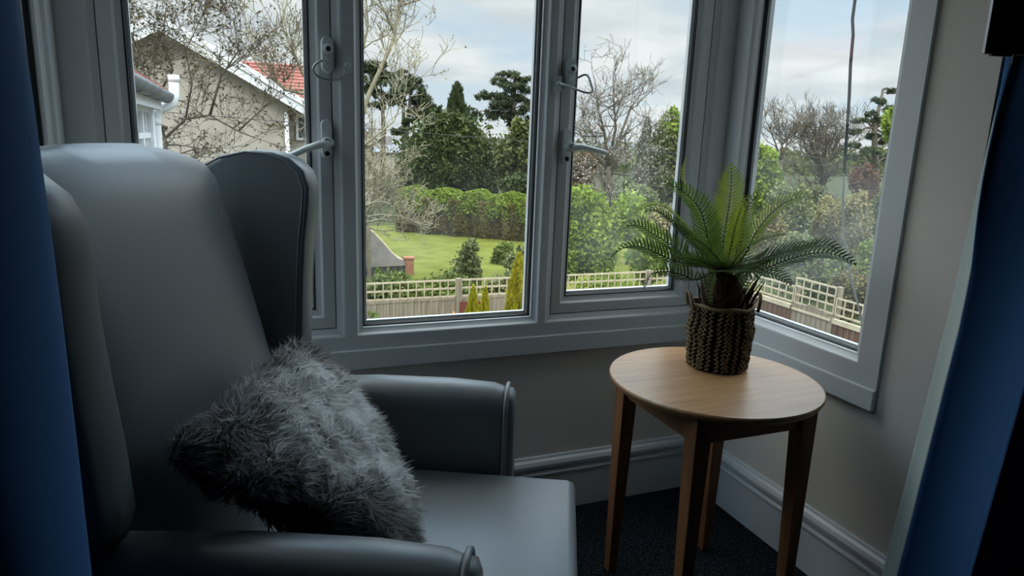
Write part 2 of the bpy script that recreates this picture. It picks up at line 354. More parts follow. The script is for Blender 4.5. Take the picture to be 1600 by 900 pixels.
TRIMZ = (0.503, 0.556)
def trim_strip(name, mp, a0, a1, label):
    b = MB(); mbox(b, mp, a0, a1, TRIMZ[0], TRIMZ[1], 0.0, -0.016)
    o = b.build(name, M['upvc']); bevel(o, 0.003, 2); return struct(o, label, 'window trim')
trim_strip('trim_1', plane_map('front'), XL+0.001, XR-0.017, 'flat white trim strip under the front window')
trim_strip('trim_2', plane_map('right'), 1.078, YF-0.001, 'flat white trim strip under the right hand window')

def bars(fb, mp, rects):
    for a0, a1, z0, z1 in rects: mbox(fb, mp, a0, a1, z0, z1, F0, 0.06)
# front window: left sash, wide fixed light, right sash
mpF = plane_map('front')
win1 = thing('window_1', 'white front window with two opening sashes and a wide fixed pane', 'window', (0, 0, 0)); win1['kind'] = 'structure'
fb = MB(); B0, T0 = 0.592, ZT-0.03
O1, O2, O3 = (-0.285, 0.236), (0.262, 0.772), (0.790, 1.306)
bars(fb, mpF, [(XL, XR, 0.545, B0), (XL, XR, T0, ZT+0.01), (XL, O1[0], B0, T0), (O1[1], O2[0], B0, T0), (O2[1], O3[0], B0, T0), (O3[1], XR-0.0001, B0, T0)])
s1 = opening_sash(fb, win1, mpF, O1[0], O1[1], B0, T0, M['glass'])
fixed_light(fb, win1, mpF, O2[0], O2[1], B0, T0, M['glass'])
s3 = opening_sash(fb, win1, mpF, O3[0], O3[1], B0, T0, M['glass'])
fb.build('frame', M['upvc'], win1)
SF = F0+0.0115
# positions of the fittings come from their pixels on the sash plane
def onf(x, y): p = W(x, y, YF+SF); return p[0], p[2]
h1 = onf(510, 217); lever_handle(s1, mpF, h1[0], h1[1], SF, [(0, -0.008), (-0.004, -0.010, 0.022), (-0.022, -0.014, 0.024), (-0.05, -0.024, 0.020), (-0.075, -0.036, 0.018), (-0.10, -0.046, 0.018)], 'white handle with its lever pointing left and down')
h3 = onf(884, 228); lever_handle(s3, mpF, h3[0], h3[1], SF, [(0, -0.002), (0.008, -0.003, 0.022), (0.03, -0.0015, 0.026), (0.06, -0.006, 0.026), (0.09, -0.012, 0.026), (0.108, -0.016, 0.026)], 'white handle with its lever pointing right')
r1 = onf(511, 86); an1 = onf(541, 103)
lp = [(r1[0]-0.006, SF-0.030, r1[1]-0.015), (r1[0]-0.020, SF-0.038, r1[1]-0.019), (r1[0]-0.034, SF-0.044, r1[1]-0.030), (r1[0]-0.036, SF-0.046, r1[1]-0.043), (r1[0]-0.022, SF-0.046, r1[1]-0.055), (r1[0]+0.004, SF-0.042, r1[1]-0.058), (r1[0]+0.030, SF-0.032, r1[1]-0.051), (an1[0]-0.004, F0-0.018, an1[1]-0.012), (an1[0]+0.002, F0-0.012, an1[1])]
restrictor(s1, win1, mpF, r1[0], r1[1], SF, an1, lp, 'restrictor lock with its cable looped to the left')
r3 = onf(889, 116); an3 = onf(868, 131)
lp = [(an3[0], F0-0.012, an3[1]), (an3[0]+0.010, F0-0.030, an3[1]-0.005), (an3[0]+0.030, F0-0.050, an3[1]-0.015), (an3[0]+0.055, F0-0.062, an3[1]-0.023), (an3[0]+0.072, F0-0.062, an3[1]-0.020), (an3[0]+0.074, F0-0.056, an3[1]-0.008), (r3[0]+0.030, SF-0.045, r3[1]-0.003), (r3[0]+0.004, SF-0.030, r3[1]-0.014)]
restrictor(s3, win1, mpF, r3[0], r3[1], SF, an3, lp, 'restrictor lock with its cable looped to the right')
# right window: one fixed pane
mpR = plane_map('right')
win2 = thing('window_2', 'white right hand window with one hazy fixed pane', 'window'); win2['kind'] = 'structure'
fb = MB(); R0, R1 = 1.137, 1.645
bars(fb, mpR, [(1.078, YF-0.0105, 0.545, 0.605), (1.078, YF-0.0105, T0, ZT+0.01), (1.078, R0, 0.605, T0), (R1, YF-0.0105, 0.605, T0)])
fixed_light(fb, win2, mpR, R0, R1, 0.605, T0, M['glass_hazy'])
fb.build('frame', M['upvc'], win2)
# left window, mostly behind the curtain
mpL = plane_map('left')
win3 = thing('window_3', 'white left hand window half hidden by the blue curtain', 'window'); win3['kind'] = 'structure'
fb = MB()
bars(fb, mpL, [(1.0, YF-0.0105, 0.545, 0.605), (1.0, YF-0.0105, T0, ZT+0.01), (1.0, 1.06, 0.605, T0), (1.645, YF-0.0105, 0.605, T0)])
fixed_light(fb, win3, mpL, 1.06, 1.645, 0.605, T0, M['glass'])
fb.build('frame', M['upvc'], win3)

# ------------------------------------------------------------------ wing armchair
CH_YAW = math.radians(-26.0)
chair = thing('wing_armchair', 'grey blue vinyl wing armchair standing in the left corner of the bay', 'armchair', (0, 0, 0), CH_YAW)
# local axes of the chair: x = the way it faces, y = towards the window
def loft(b, secs, m=0, smooth=True, capa=True, capb=True, capsm=True):
    n = len(secs[0]); vs = [p for s in secs for p in s]
    b.add(vs, [(i*n+k, i*n+(k+1) % n, (i+1)*n+(k+1) % n, (i+1)*n+k) for i in range(len(secs)-1) for k in range(n)], m, smooth)
    if capa: b.add(list(secs[0]), [tuple(range(n-1, -1, -1))], m, capsm)
    if capb: b.add(list(secs[-1]), [tuple(range(n))], m, capsm)
def rbox_section(y0, y1, z0, z1, r, n=4):
    pts = []
    for cx, cz, a0 in ((y1-r, z0+r, -90), (y1-r, z1-r, 0), (y0+r, z1-r, 90), (y0+r, z0+r, 180)):
        for k in range(n+1):
            a = math.radians(a0+90*k/n); pts.append((cx+r*math.cos(a), cz+r*math.sin(a)))
    return pts
SEAT_V = (0.747, 1.183)
def armchair():
    # seat cushion
    b = MB(); secs = []
    for x, sh in ((-0.56, 0.0), (-0.10, 0.0), (0.035, 0.0), (0.046, 0.003), (0.050, 0.010)):
        secs.append([(x, y, z) for y, z in rbox_section(SEAT_V[0]+sh, SEAT_V[1]-sh, 0.335+sh, 0.480-sh, 0.010)])
    loft(b, secs); b.build('seat_cushion', M['vinyl'], chair)
    # backrest: reclined pad with a softly rounded top
    b = MB(); nv, nz = 18, 22; y0, y1 = 0.702, 1.200
    def back_u(z): return -0.475 - (z-0.48)*0.245
    front = []; rear = []
    for j in range(nz+1):
        for i in range(nv+1):
            s = i/nv*2-1; t = j/nz
            top = 1.075 - 0.040*abs(s)**3
            z = 0.30 + (top-0.30)*t
            edge = max(abs(s)**8, max(0, (t-0.93)/0.07)**2)
            bul = 0.035*(1-abs(s)**2.5)*(1-t**8)
            ya_ = y0-0.045*max(0, z-0.62)/0.4; y = ya_+(y1-ya_)*i/nv
            front.append((back_u(z)+bul-0.022*edge, y, z)); rear.append((back_u(z)-0.13+0.03*edge, y, z-0.01*t))
    nn = nv+1; vs = front+rear; o = len(front); fs = []
    for j in range(nz):
        for i in range(nv):
            a = j*nn+i; fs.append((a, a+1, a+1+nn, a+nn)); fs.append((o+a, o+a+nn, o+a+1+nn, o+a+1))
    for i in range(nv): fs.append((nz*nn+i, nz*nn+i+1, o+nz*nn+i+1, o+nz*nn+i)); fs.append((i+1, i, o+i, o+i+1))
    for j in range(nz): fs.append((j*nn, (j+1)*nn, o+(j+1)*nn, o+j*nn)); fs.append(((j+1)*nn+nv, j*nn+nv, o+j*nn+nv, o+(j+1)*nn+nv))
    b.add(vs, fs, 0, True); bk = b.build('backrest', M['vinyl'], chair); bevel(bk, 0.018, 3, 50)
    # wings: upholstered panels, side profile swept across their thickness with a padded edge
    prof = [(-0.68, 0.60), (-0.545, 0.60), (-0.502, 0.615), (-0.482, 0.66), (-0.474, 0.74), (-0.470, 0.82), (-0.464, 0.90), (-0.455, 0.965), (-0.452, 1.000), (-0.462, 1.030), (-0.487, 1.052), (-0.52, 1.062), (-0.56, 1.064), (-0.61, 1.052), (-0.66, 1.025), (-0.74, 0.97), (-0.73, 0.80)]
    for (ya, yb, nm) in ((0.638, 0.704, 'near'), (1.196, 1.262, 'far')):
        du, dv = (0.036, -0.041) if nm == 'near' else (0.020, 0.045)
        def lean(p): q = max(0.0, p[2]-0.62)/0.4; return (p[0]-du*q, p[1]+dv*q, p[2])     # the wings lean back and splay outwards
        b = MB(); secs = []
        for t, ins in (((0.0, 0.014), (0.08, 0.005), (0.2, 0.0), (0.93, 0.0), (0.985, 0.002), (1.0, 0.005)) if nm == 'near' else ((0.0, 0.005), (0.015, 0.002), (0.07, 0.0), (0.8, 0.0), (0.92, 0.005), (1.0, 0.014))):
            ring = []
            for k, (x, z) in enumerate(prof):
                p0 = np.array(prof[k-1]); p1 = np.array(prof[(k+1) % len(prof)]); tg = p1-p0; tg /= np.linalg.norm(tg); nr = np.array([-tg[1], tg[0]])
                ring.append(lean((x+nr[0]*ins, ya+(yb-ya)*t, z+nr[1]*ins)))
            secs.append(ring)
        loft(b, secs, capsm=False); w = b.build('wing', M['vinyl'], chair)
        b = MB(); ed = [(x, z) for x, z in prof[3:15]]
        yy = yb if nm == 'near' else ya
        b.tube([lean((x-0.012, (ya+yb)/2+(yy-(ya+yb)/2)*0.96, z-0.004)) for x, z in ed], 0.0026, 6); b.build('piping', M['piping'], w)
    # arms: rounded tops, flat front panel edged with piping
    for (ya, yb) in ((0.640, 0.738), (1.200, 1.298)):
        def sec(ins, dz=0.0):
            w = (yb-ya)/2-ins; yc = (ya+yb)/2; p = [(yc+w, 0.16), (yc+w, 0.40)]
            for k in range(9):
                a = math.pi*k/8; p.append((yc+w*math.cos(a), 0.635-ins-0.048+dz+0.048*math.sin(a)))
            return p+[(yc-w, 0.40), (yc-w, 0.16)]
        b = MB(); secs = []
        for x, ins, dz in ((-0.66, 0.0, -0.03), (-0.50, 0.0, -0.012), (-0.35, -0.001, 0.0), (-0.20, -0.002, 0.002), (-0.115, 0.0, 0.0), (-0.095, 0.004, -0.002)):
            secs.append([(x, y, z) for y, z in sec(ins, dz)])
        loft(b, secs); arm = b.build('armrest', M['vinyl'], chair)
        b = MB(); s1 = [(-0.094, y, z) for y, z in sec(0.004, -0.002)]; s2 = [(-0.078, y, z) for y, z in sec(0.006, -0.002)]; s3 = [(-0.072, y, z) for y, z in sec(0.016, -0.004)]
        loft(b, [s1, s2, s3]); b.build('front_panel', M['vinyl'], arm)
        b = MB(); b.tube([(-0.088, y, z) for y, z in sec(0.000, -0.001)], 0.0045, 8); b.build('piping', M['piping'], arm)
    b = MB(); b.box(-0.66, -0.015, 0.70, 1.24, 0.17, 0.335); r = b.build('seat_rail', M['vinyl'], chair); bevel(r, 0.012, 3)
    for x, y in ((-0.62, 0.69), (-0.62, 1.25), (-0.13, 0.69), (-0.13, 1.25)):
        b = MB(); b.hexa([(x-0.018, y-0.018, 0), (x+0.018, y-0.018, 0), (x+0.018, y+0.018, 0), (x-0.018, y+0.018, 0)], [(x-0.026, y-0.026, 0.17), (x+0.026, y-0.026, 0.17), (x+0.026, y+0.026, 0.17), (x-0.026, y+0.026, 0.17)])
        b.build('leg', M['darkwood'], chair)
armchair()

# ------------------------------------------------------------------ fur cushion
def fur_cushion():
    rng = np.random.default_rng(5)
    def uvz(u, v, z):
        c, s = math.cos(CH_YAW), math.sin(CH_YAW); return np.array([u*c-v*s, u*s+v*c, z])
    A = WD(465, 545, 1.19); Bc = WD(262, 716, 0.95); Cc = WD(617, 804, 1.140); D = uvz(-0.18, 0.772, 0.548)
    nrm = np.cross(Cc-Bc, A-D); nrm /= np.linalg.norm(nrm)
    if nrm @ (EYE-(A+D)/2) < 0: nrm = -nrm
    def surf(s, t, side):
        # s along B->A / D->C, t along A->C ; a pillow bulging on both faces with pinched edges
        P = (np.outer((1-s)*(1-t), Bc) + np.outer(s*(1-t), A) + np.outer((1-s)*t, D) + np.outer(s*t, Cc))
        cen_ = (A+Bc+Cc+D)/4
        e = (np.clip(4*s*(1-s), 0, 1)*np.clip(4*t*(1-t), 0, 1))**0.45
        cen = (A+Bc+Cc+D)/4
        P = P + np.outer(4*t*(1-t)*s**3*0.034, ((A+Cc)/2-cen_)/np.linalg.norm((A+Cc)/2-cen_)) + np.outer(4*t*(1-t)*(1-s)**3*0.010, ((Bc+D)/2-cen_)/np.linalg.norm((Bc+D)/2-cen_))
        edge = 1 - 0.10*(np.clip(4*s*(1-s), 0, 1)*(1-np.clip(4*t*(1-t), 0, 1)) + np.clip(4*t*(1-t), 0, 1)*(1-np.clip(4*s*(1-s), 0, 1)))*0
        bulge = np.where(side > 0, 0.060, 0.025)
        return cen + (P-cen)*edge[:, None] + np.outer(e*bulge*side, nrm)
    n = 26; g = np.linspace(0, 1, n+1); S, T = np.meshgrid(g, g); S = S.ravel(); T = T.ravel()
    f = surf(S, T, np.ones_like(S)); r = surf(S, T, -np.ones_like(S))
    b = MB(); m = n+1; fs = []
    for j in range(n):
        for i in range(n):
            a = j*m+i; fs.append((a, a+1, a+m+1, a+m)); q = a+m*m; fs.append((q, q+m, q+m+1, q+1))
    b.add(list(f)+list(r), fs, 0, True)
    root = b.build('fur_cushion', M['furskin']); tag(root, 'shaggy grey fur cushion with dark corners leaning in the wing armchair', 'cushion')
    N = 120000
    side = np.where(rng.random(N) < 0.80, 1.0, -1.0); s = rng.random(N); t = rng.random(N)
    P0 = surf(s, t, side); d = 1e-3
    ts = surf(np.clip(s+d, 0, 1), t, side)-P0; tt = surf(s, np.clip(t+d, 0, 1), side)-P0
    nn = np.cross(ts, tt); nn /= np.maximum(np.linalg.norm(nn, axis=1), 1e-12)[:, None]
    fl = np.sign((nn*nrm).sum(1))*side; nn *= np.where(fl == 0, 1, fl)[:, None]
    # clumps: strands lean with a smooth random field
    ph = rng.random((6, 4))*6.28; fr = rng.uniform(6, 22, (6, 2))
    fx = sum(np.sin(fr[k, 0]*s*1.3+fr[k, 1]*t+ph[k, 0]) for k in range(6))/3; fy = sum(np.sin(fr[k, 1]*s-fr[k, 0]*t*1.2+ph[k, 1]) for k in range(6))/3
    cl = sum(np.sin(3.1*fr[k, 0]*s+2.7*fr[k, 1]*t+ph[k, 2]) for k in range(6))/3
    us = ts/np.linalg.norm(ts, axis=1)[:, None].clip(1e-12); ut = tt/np.linalg.norm(tt, axis=1)[:, None].clip(1e-12)
    lean = us*(fx*0.55+0.15)[:, None] + ut*(fy*0.55+0.35)[:, None] + rng.normal(0, 0.28, (N, 3))
    ln = 0.030*rng.uniform(0.55, 1.2, N)*(1+0.25*cl)
    d1 = nn*0.75+lean*0.75; d1 /= np.linalg.norm(d1, axis=1)[:, None]
    d2 = nn*0.15+lean*1.1+np.array([0, 0, -0.25]); d2 /= np.linalg.norm(d2, axis=1)[:, None]
    p1 = P0+d1*(ln*0.5)[:, None]; p2 = p1+d2*(ln*0.55)[:, None]
    w = np.cross(d1, rng.normal(0, 1, (N, 3))); w /= np.linalg.norm(w, axis=1)[:, None]; w *= (0.00085*rng.uniform(0.6, 1.3, N))[:, None]
    V = np.stack([P0-w, P0+w, p1+w*0.8, p2, p1-w*0.8], axis=1)
    # colour of the pile: pale broad band from top to lower middle, dark brown towards the left and right corners
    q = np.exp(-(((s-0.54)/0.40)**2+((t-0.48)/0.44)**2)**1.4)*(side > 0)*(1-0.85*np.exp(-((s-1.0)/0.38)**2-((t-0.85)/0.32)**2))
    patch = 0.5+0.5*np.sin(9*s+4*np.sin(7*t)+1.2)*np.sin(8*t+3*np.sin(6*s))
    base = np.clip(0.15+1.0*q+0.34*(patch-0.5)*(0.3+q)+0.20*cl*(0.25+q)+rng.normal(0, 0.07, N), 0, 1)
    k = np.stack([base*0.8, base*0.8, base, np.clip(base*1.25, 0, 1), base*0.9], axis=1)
    ca, sa = math.cos(CH_YAW), math.sin(CH_YAW); vv = -V[..., 0]*sa+V[..., 1]*ca; zz = V[..., 2]
    ok = ~(((vv < 0.748) & (zz < 0.655)) | (zz < 0.490)).any(1); V = V[ok]; k = k[ok]       # no hair runs into the arm or the seat
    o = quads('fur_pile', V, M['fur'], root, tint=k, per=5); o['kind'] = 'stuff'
fur_cushion()

# ------------------------------------------------------------------ round side table
TC = np.array([1.015, 1.229]); TR = 0.243; TZ = 0.572
table = thing('side_table', 'round oak side table with four tapered legs in the bay corner', 'table', (TC[0], TC[1], 0))
b = MB(); b.lathe([(0.001, TZ-0.022), (TR-0.018, TZ-0.022), (TR-0.006, TZ-0.017), (TR-0.001, TZ-0.009), (TR, TZ-0.004), (TR-0.002, TZ-0.0005), (TR-0.005, TZ), (0.001, TZ)], 96)
o = b.build('table_top', M['wood'], table); o.data.polygons.foreach_set('use_smooth', [False]*len(o.data.polygons))
LS = 0.147
for sx in (-1, 1):
    for sy in (-1, 1):
        def sq(c, h): return [(c[0]-h, c[1]-h), (c[0]+h, c[1]-h), (c[0]+h, c[1]+h), (c[0]-h, c[1]+h)]
        ht, hb = 0.021, 0.0125; ct = (sx*(LS-0.004), sy*(LS-0.004)); cbm = (sx*(LS+0.002), sy*(LS+0.002))
        b = MB(); b.hexa([(x, y, 0) for x, y in sq(cbm, hb)], [(x, y, TZ-0.022) for x, y in sq(ct, ht)])
        o = b.build('leg', M['woodleg'], table); bevel(o, 0.002, 2)
for k in range(4):
    b = MB(); e = LS-0.022; a = LS-0.004
    if k == 0: b.box(-e, e, -a-0.009, -a+0.009, TZ-0.082, TZ-0.022)
    if k == 1: b.box(-e, e, a-0.009, a+0.009, TZ-0.082, TZ-0.022)
    if k == 2: b.box(-a-0.009, -a+0.009, -e, e, TZ-0.082, TZ-0.022)
    if k == 3: b.box(a-0.009, a+0.009, -e, e, TZ-0.082, TZ-0.022)
    b.build('apron', M['woodleg'], table)

# ------------------------------------------------------------------ potted fern
PC = np.array([1.078, 1.300, TZ]); PR = 0.0735; PH = 0.158
fern = thing('potted_fern', 'green fern in a woven seagrass basket on the round side table', 'plant', PC)
def potted_fern():
    rng = random.Random(3)
    def bR(z): t = z/PH; return PR*(0.965+0.05*math.sin(math.pi*min(1, t*1.05)) + 0.02*t) + (0.004*math.exp(-((t-0.62)/0.08)**2))
    b = MB(); prof = [(0.002, 0.003)]+[(bR(PH*k/12)-0.005, 0.002+(PH-0.006)*k/12) for k in range(13)]+[(bR(PH)-0.010, PH-0.006), (bR(PH)-0.012, PH-0.03), (0.002, PH-0.032)]
    b.lathe(prof, 48); basket = b.build('basket', M['seagrass_dark'], fern)
    b = MB(); NC = 30; NR = 14
    for c in range(NC):
        a0 = 2*math.pi*c/NC+0.05*math.sin(c*1.7); pts = []
        for k in range(NR*2+1):
            z = 0.005+(PH-0.009)*k/(NR*2); dth = (0.27 if k % 2 else -0.27)*(2*math.pi/NC)
            a = a0+dth+0.025*math.sin(k*0.5+c); r = bR(z)+0.0008*math.sin(k*1.3+c*2); pts.append((r*math.cos(a), r*math.sin(a), z))
        b.tube(pts, 0.0031, 5, smooth=False)
    b.tube([(bR(PH)*math.cos(2*math.pi*k/48), bR(PH)*math.sin(2*math.pi*k/48), PH-0.001+0.002*math.sin(k*0.8)) for k in range(49)], 0.0045, 6)
    b.build('plaited_weave', M['seagrass'], basket)
    for az in (math.radians(-22), math.radians(158)):
        b = MB(); ca, sa = math.cos(az), math.sin(az); pts = []
        for k in range(13):
            t = math.pi*k/12; w = 0.028*math.cos(t); h = 0.040*math.sin(t)
            rr = bR(PH)+0.004+0.010*math.sin(t); pts.append((rr*ca-w*sa, rr*sa+w*ca, PH-0.012+h))
        b.tube(pts, 0.004, 6); b.build('basket_handle', M['seagrass'], basket)
    b = MB(); b.lathe([(0.060, PH-0.035), (0.052, PH-0.01), (0.046, PH+0.03), (0.040, PH+0.07), (0.030, PH+0.095), (0.002, PH+0.105)], 20)
    trunk = b.build('trunk', M['husk'], fern)
    b = MB()
    for k in range(70):
        a = rng.uniform(0, 6.283); r0 = rng.uniform(0.035, 0.060); lean = rng.uniform(0.1, 0.55); h = rng.uniform(0.035, 0.085); z0 = PH+rng.uniform(-0.03, 0.03)
        p0 = np.array([r0*math.cos(a), r0*math.sin(a), z0]); d = np.array([math.cos(a)*lean, math.sin(a)*lean, 1.0]); d /= np.linalg.norm(d)
        b.tube([p0, p0+d*h*0.5, p0+d*h+np.array([math.cos(a), math.sin(a), 0])*0.006], [0.004, 0.0032, 0.0008], 4, flat=0.5, smooth=False)
    b.build('husk_fibres', M['husk'], trunk)
    base = PC+np.array([0, 0, PH+0.088])
    # each frond: pixels along its midrib at its own distance from the eye
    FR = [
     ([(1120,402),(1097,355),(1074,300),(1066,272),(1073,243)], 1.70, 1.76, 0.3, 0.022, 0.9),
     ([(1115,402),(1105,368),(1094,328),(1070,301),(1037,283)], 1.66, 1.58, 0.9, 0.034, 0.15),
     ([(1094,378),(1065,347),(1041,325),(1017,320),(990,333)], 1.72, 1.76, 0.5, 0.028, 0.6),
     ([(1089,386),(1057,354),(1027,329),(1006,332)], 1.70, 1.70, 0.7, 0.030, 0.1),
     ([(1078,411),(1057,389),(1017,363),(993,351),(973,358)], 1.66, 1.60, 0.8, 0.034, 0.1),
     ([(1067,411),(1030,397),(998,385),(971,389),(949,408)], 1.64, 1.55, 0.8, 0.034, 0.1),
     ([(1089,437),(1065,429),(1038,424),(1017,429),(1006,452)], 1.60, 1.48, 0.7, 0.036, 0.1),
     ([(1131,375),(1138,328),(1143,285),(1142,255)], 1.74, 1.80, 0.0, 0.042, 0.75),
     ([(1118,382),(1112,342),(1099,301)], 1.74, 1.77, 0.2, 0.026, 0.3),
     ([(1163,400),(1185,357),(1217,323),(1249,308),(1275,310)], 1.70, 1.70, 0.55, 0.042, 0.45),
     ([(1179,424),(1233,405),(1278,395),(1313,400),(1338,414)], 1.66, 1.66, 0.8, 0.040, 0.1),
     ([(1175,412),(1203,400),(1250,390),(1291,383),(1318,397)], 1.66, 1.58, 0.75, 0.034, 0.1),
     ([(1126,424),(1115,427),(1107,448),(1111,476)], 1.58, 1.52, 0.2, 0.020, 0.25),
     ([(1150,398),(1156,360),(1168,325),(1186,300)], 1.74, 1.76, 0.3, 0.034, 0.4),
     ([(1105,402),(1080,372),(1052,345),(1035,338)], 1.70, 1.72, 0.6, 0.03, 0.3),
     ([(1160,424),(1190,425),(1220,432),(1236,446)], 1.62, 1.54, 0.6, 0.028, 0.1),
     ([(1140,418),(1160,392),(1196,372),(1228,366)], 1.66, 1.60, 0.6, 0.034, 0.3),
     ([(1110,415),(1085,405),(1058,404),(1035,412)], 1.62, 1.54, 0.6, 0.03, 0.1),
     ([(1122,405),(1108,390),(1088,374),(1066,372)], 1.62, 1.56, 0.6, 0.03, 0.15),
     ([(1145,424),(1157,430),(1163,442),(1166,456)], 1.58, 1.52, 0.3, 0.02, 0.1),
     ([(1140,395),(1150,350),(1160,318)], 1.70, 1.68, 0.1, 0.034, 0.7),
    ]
    for px, d0, d1, tw, lw, bright in FR:  # bright: yellow-green tint painting in window light shining through the frond
        lw *= 1.28
        pts = [base+np.array([rng.uniform(-.012, .012), rng.uniform(-.012, .012), rng.uniform(-.01, .004)])]
        for i, (x, y) in enumerate(px):
            t = (i+1)/len(px); pts.append(WD(x, y, d0+(d1-d0)*t))
        # Catmull-Rom through the control points
        Q = [2*pts[0]-pts[1]]+pts+[2*pts[-1]-pts[-2]]; path = []
        for i in range(1, len(Q)-2):
            for k in range(8):
                t = k/8; a, bq, c, d = Q[i-1], Q[i], Q[i+1], Q[i+2]
                path.append(0.5*((2*bq)+(c-a)*t+(2*a-5*bq+4*c-d)*t*t+(3*bq-a-3*c+d)*t**3))
        path.append(pts[-1]); path = np.array(path)-PC
        seg = np.linalg.norm(np.diff(path, axis=0), axis=1); cum = np.r_[0, np.cumsum(seg)]; Lf = cum[-1]
        az = path[-1]-path[0]; az[2] = 0; az /= max(np.linalg.norm(az), 1e-6); s0 = np.array([-az[1], az[0], 0])
        b = MB(); b.tube(path[::2], [0.0022*(1-0.75*i/len(path[::2])) for i in range(len(path[::2]))], 5, m=1)
        V = []; tint = []; step = 0.0088; n = int(Lf/step)
        for i in range(int(n*0.12), n+1):
            q = min(i*step/Lf, 1.0); P = np.array([np.interp(q*Lf, cum, path[:, k]) for k in range(3)]); P2 = np.array([np.interp(min(q*Lf+0.006, Lf), cum, path[:, k]) for k in range(3)]); P1 = np.array([np.interp(max(q*Lf-0.006, 0), cum, path[:, k]) for k in range(3)])
            tg = P2-P1; tg /= max(np.linalg.norm(tg), 1e-9)
            toeye = EYE-PC-P; toeye /= np.linalg.norm(toeye)
            sv = s0-(s0@tg)*tg; sv /= max(np.linalg.norm(sv), 1e-6); nv = np.cross(tg, sv)
            if nv[2] < 0: nv = -nv; sv = -sv
            sA = sv*math.cos(tw)+nv*math.sin(tw); sB = -sv*math.cos(tw*0.6)-nv*math.sin(tw)*0.55
            if q > 0.97: sA, sB = sA*0.5, sB*0.5
            wid = lw*(math.sin(math.pi*min(1, (q*0.93+0.07))**0.85)**0.65)*rng.uniform(0.9, 1.08)
            for sd_ in (sA, sB):
                dr = sd_+tg*0.62; dr /= np.linalg.norm(dr)
                nn = np.cross(dr, tg); nn /= max(np.linalg.norm(nn), 1e-6); wv = np.cross(nn, dr)*0.0030*(0.6+0.4*wid/lw)
                dd = dr*wid; droop = tg*wid*0.14
                v = [P-wv*0.6, P+dd*0.35-wv, P+dd*0.75-wv*0.75+droop*0.6, P+dd+droop, P+dd*0.72+wv*0.7+droop*0.6, P+dd*0.35+wv, P+wv*0.6]
                b.add(v, [(0, 1, 5, 6), (1, 2, 4, 5), (2, 3, 4)], 0)
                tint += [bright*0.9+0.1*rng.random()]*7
        o = b.build('frond', [M['fern'], M['fernstem']], fern)
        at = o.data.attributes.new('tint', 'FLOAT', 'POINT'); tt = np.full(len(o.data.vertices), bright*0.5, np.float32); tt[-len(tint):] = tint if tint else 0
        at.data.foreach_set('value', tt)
potted_fern()

# ------------------------------------------------------------------ curtains and television
def sheet(name, plan, ztop, zbot, mt, parent, thick=0.003, nz=24, flare=0.0):
    """plan: list of (x, y) at mid height; folds fan out a little towards the hem"""
    b = MB(); n = len(plan); vs = []
    for j in range(nz+1):
        t = j/nz; z = zbot+(ztop-zbot)*t; k = flare*(0.58-t)*1.1
        for i, (x, y) in enumerate(plan):
            wv = 0.004*math.sin(z*5+i*0.35)
            vs.append((x+k+wv, y+wv*0.6, z))
    b.add(vs, [(j*n+i, j*n+i+1, (j+1)*n+i+1, (j+1)*n+i) for j in range(nz) for i in range(n-1)], 0, True)
    o = b.build(name, mt, parent); m = o.modifiers.new('solid', 'SOLIDIFY'); m.thickness = thick; m.offset = 0
    return o
cl_ = thing('blue_curtain', 'dark blue curtain hanging at the left edge beside the wing armchair', 'curtain', (0, 0, 0))
plan = []
for c in (-0.845, -0.721, -0.597, -0.473, -0.349, -0.225):
    for k in range(22):
        a = math.radians(-170+160*k/21); plan.append((c+0.0615*math.cos(a), 0.680+0.095*math.sin(a)))
for k in range(5):
    a = math.radians(14*k); plan.append((-0.225+0.0615*math.cos(a), 0.680+0.03*math.sin(a)))
sheet('curtain_cloth', plan, 2.2, 0.02, M['bluecurtain'], cl_, flare=0.050)
cr_ = thing('blue_curtain', 'blue curtain with a pale lining hanging at the right edge by the bay wall', 'curtain', (0, 0, 0))
LEADZ = [0.0, 0.28, 0.80, 1.27, 2.2]
LBACK = [1.222, 1.256, 1.312, 1.348, 1.360]      # the lining's edge, turned back towards the wall
LFRONT = [1.158, 1.188, 1.240, 1.248, 1.250]     # where the blue face begins
def curtain_right():
    nz = 40; rows = []
    for j in range(nz+1):
        z = 0.02+2.18*j/nz; xb, xf = np.interp(z, LEADZ, LBACK), np.interp(z, LEADZ, LFRONT); row = []
        for i in range(9):
            t = i/8; row.append((xb+(xf-xb)*t+0.006*math.sin(math.pi*t), 0.903+(0.828-0.903)*t, z))
        rows.append(row)
    def mk(rows, name, mt):
        b = MB(); n = len(rows[0]); b.add([p for r in rows for p in r], [(j*n+i, j*n+i+1, (j+1)*n+i+1, (j+1)*n+i) for j in range(len(rows)-1) for i in range(n-1)], 0, True)
        o = b.build(name, mt, cr_); m = o.modifiers.new('solid', 'SOLIDIFY'); m.thickness = 0.0025; m.offset = 0
    mk(rows, 'lining', M['lining'])
    rows = []
    for j in range(nz+1):
        z = 0.02+2.18*j/nz; xf = np.interp(z, LEADZ, LFRONT); s0 = np.interp(z, [0, 0.9, 1.27, 2.2], [0.0, 0.0, 0.05, 0.12]); row = []
        for i in range(111):
            t = i/110; x = t*(1.64-xf); ph = (x-s0)/0.19*2*math.pi
            k_ = min(1, t*9); row.append((xf+x+0.016*math.sin(2*ph), 0.828*(1-k_)+k_*(0.800-0.082*math.sin(ph+0.25)), z))
        rows.append(row)
    mk(rows, 'curtain_cloth', M['bluecurtain'])
curtain_right()
tv = thing('television', 'black flat television with a silver edge cut off at the top right', 'television', (0.985, 0.695, 1.243), math.radians(-22.0))
b = MB(); b.box(0.003, 0.74, 0.003, 0.010, 0.003, 0.425); b.box(0.10, 0.64, 0.010, 0.045, 0.06, 0.36); o = b.build('casing', M['blackplastic'], tv); bevel(o, 0.002, 2)
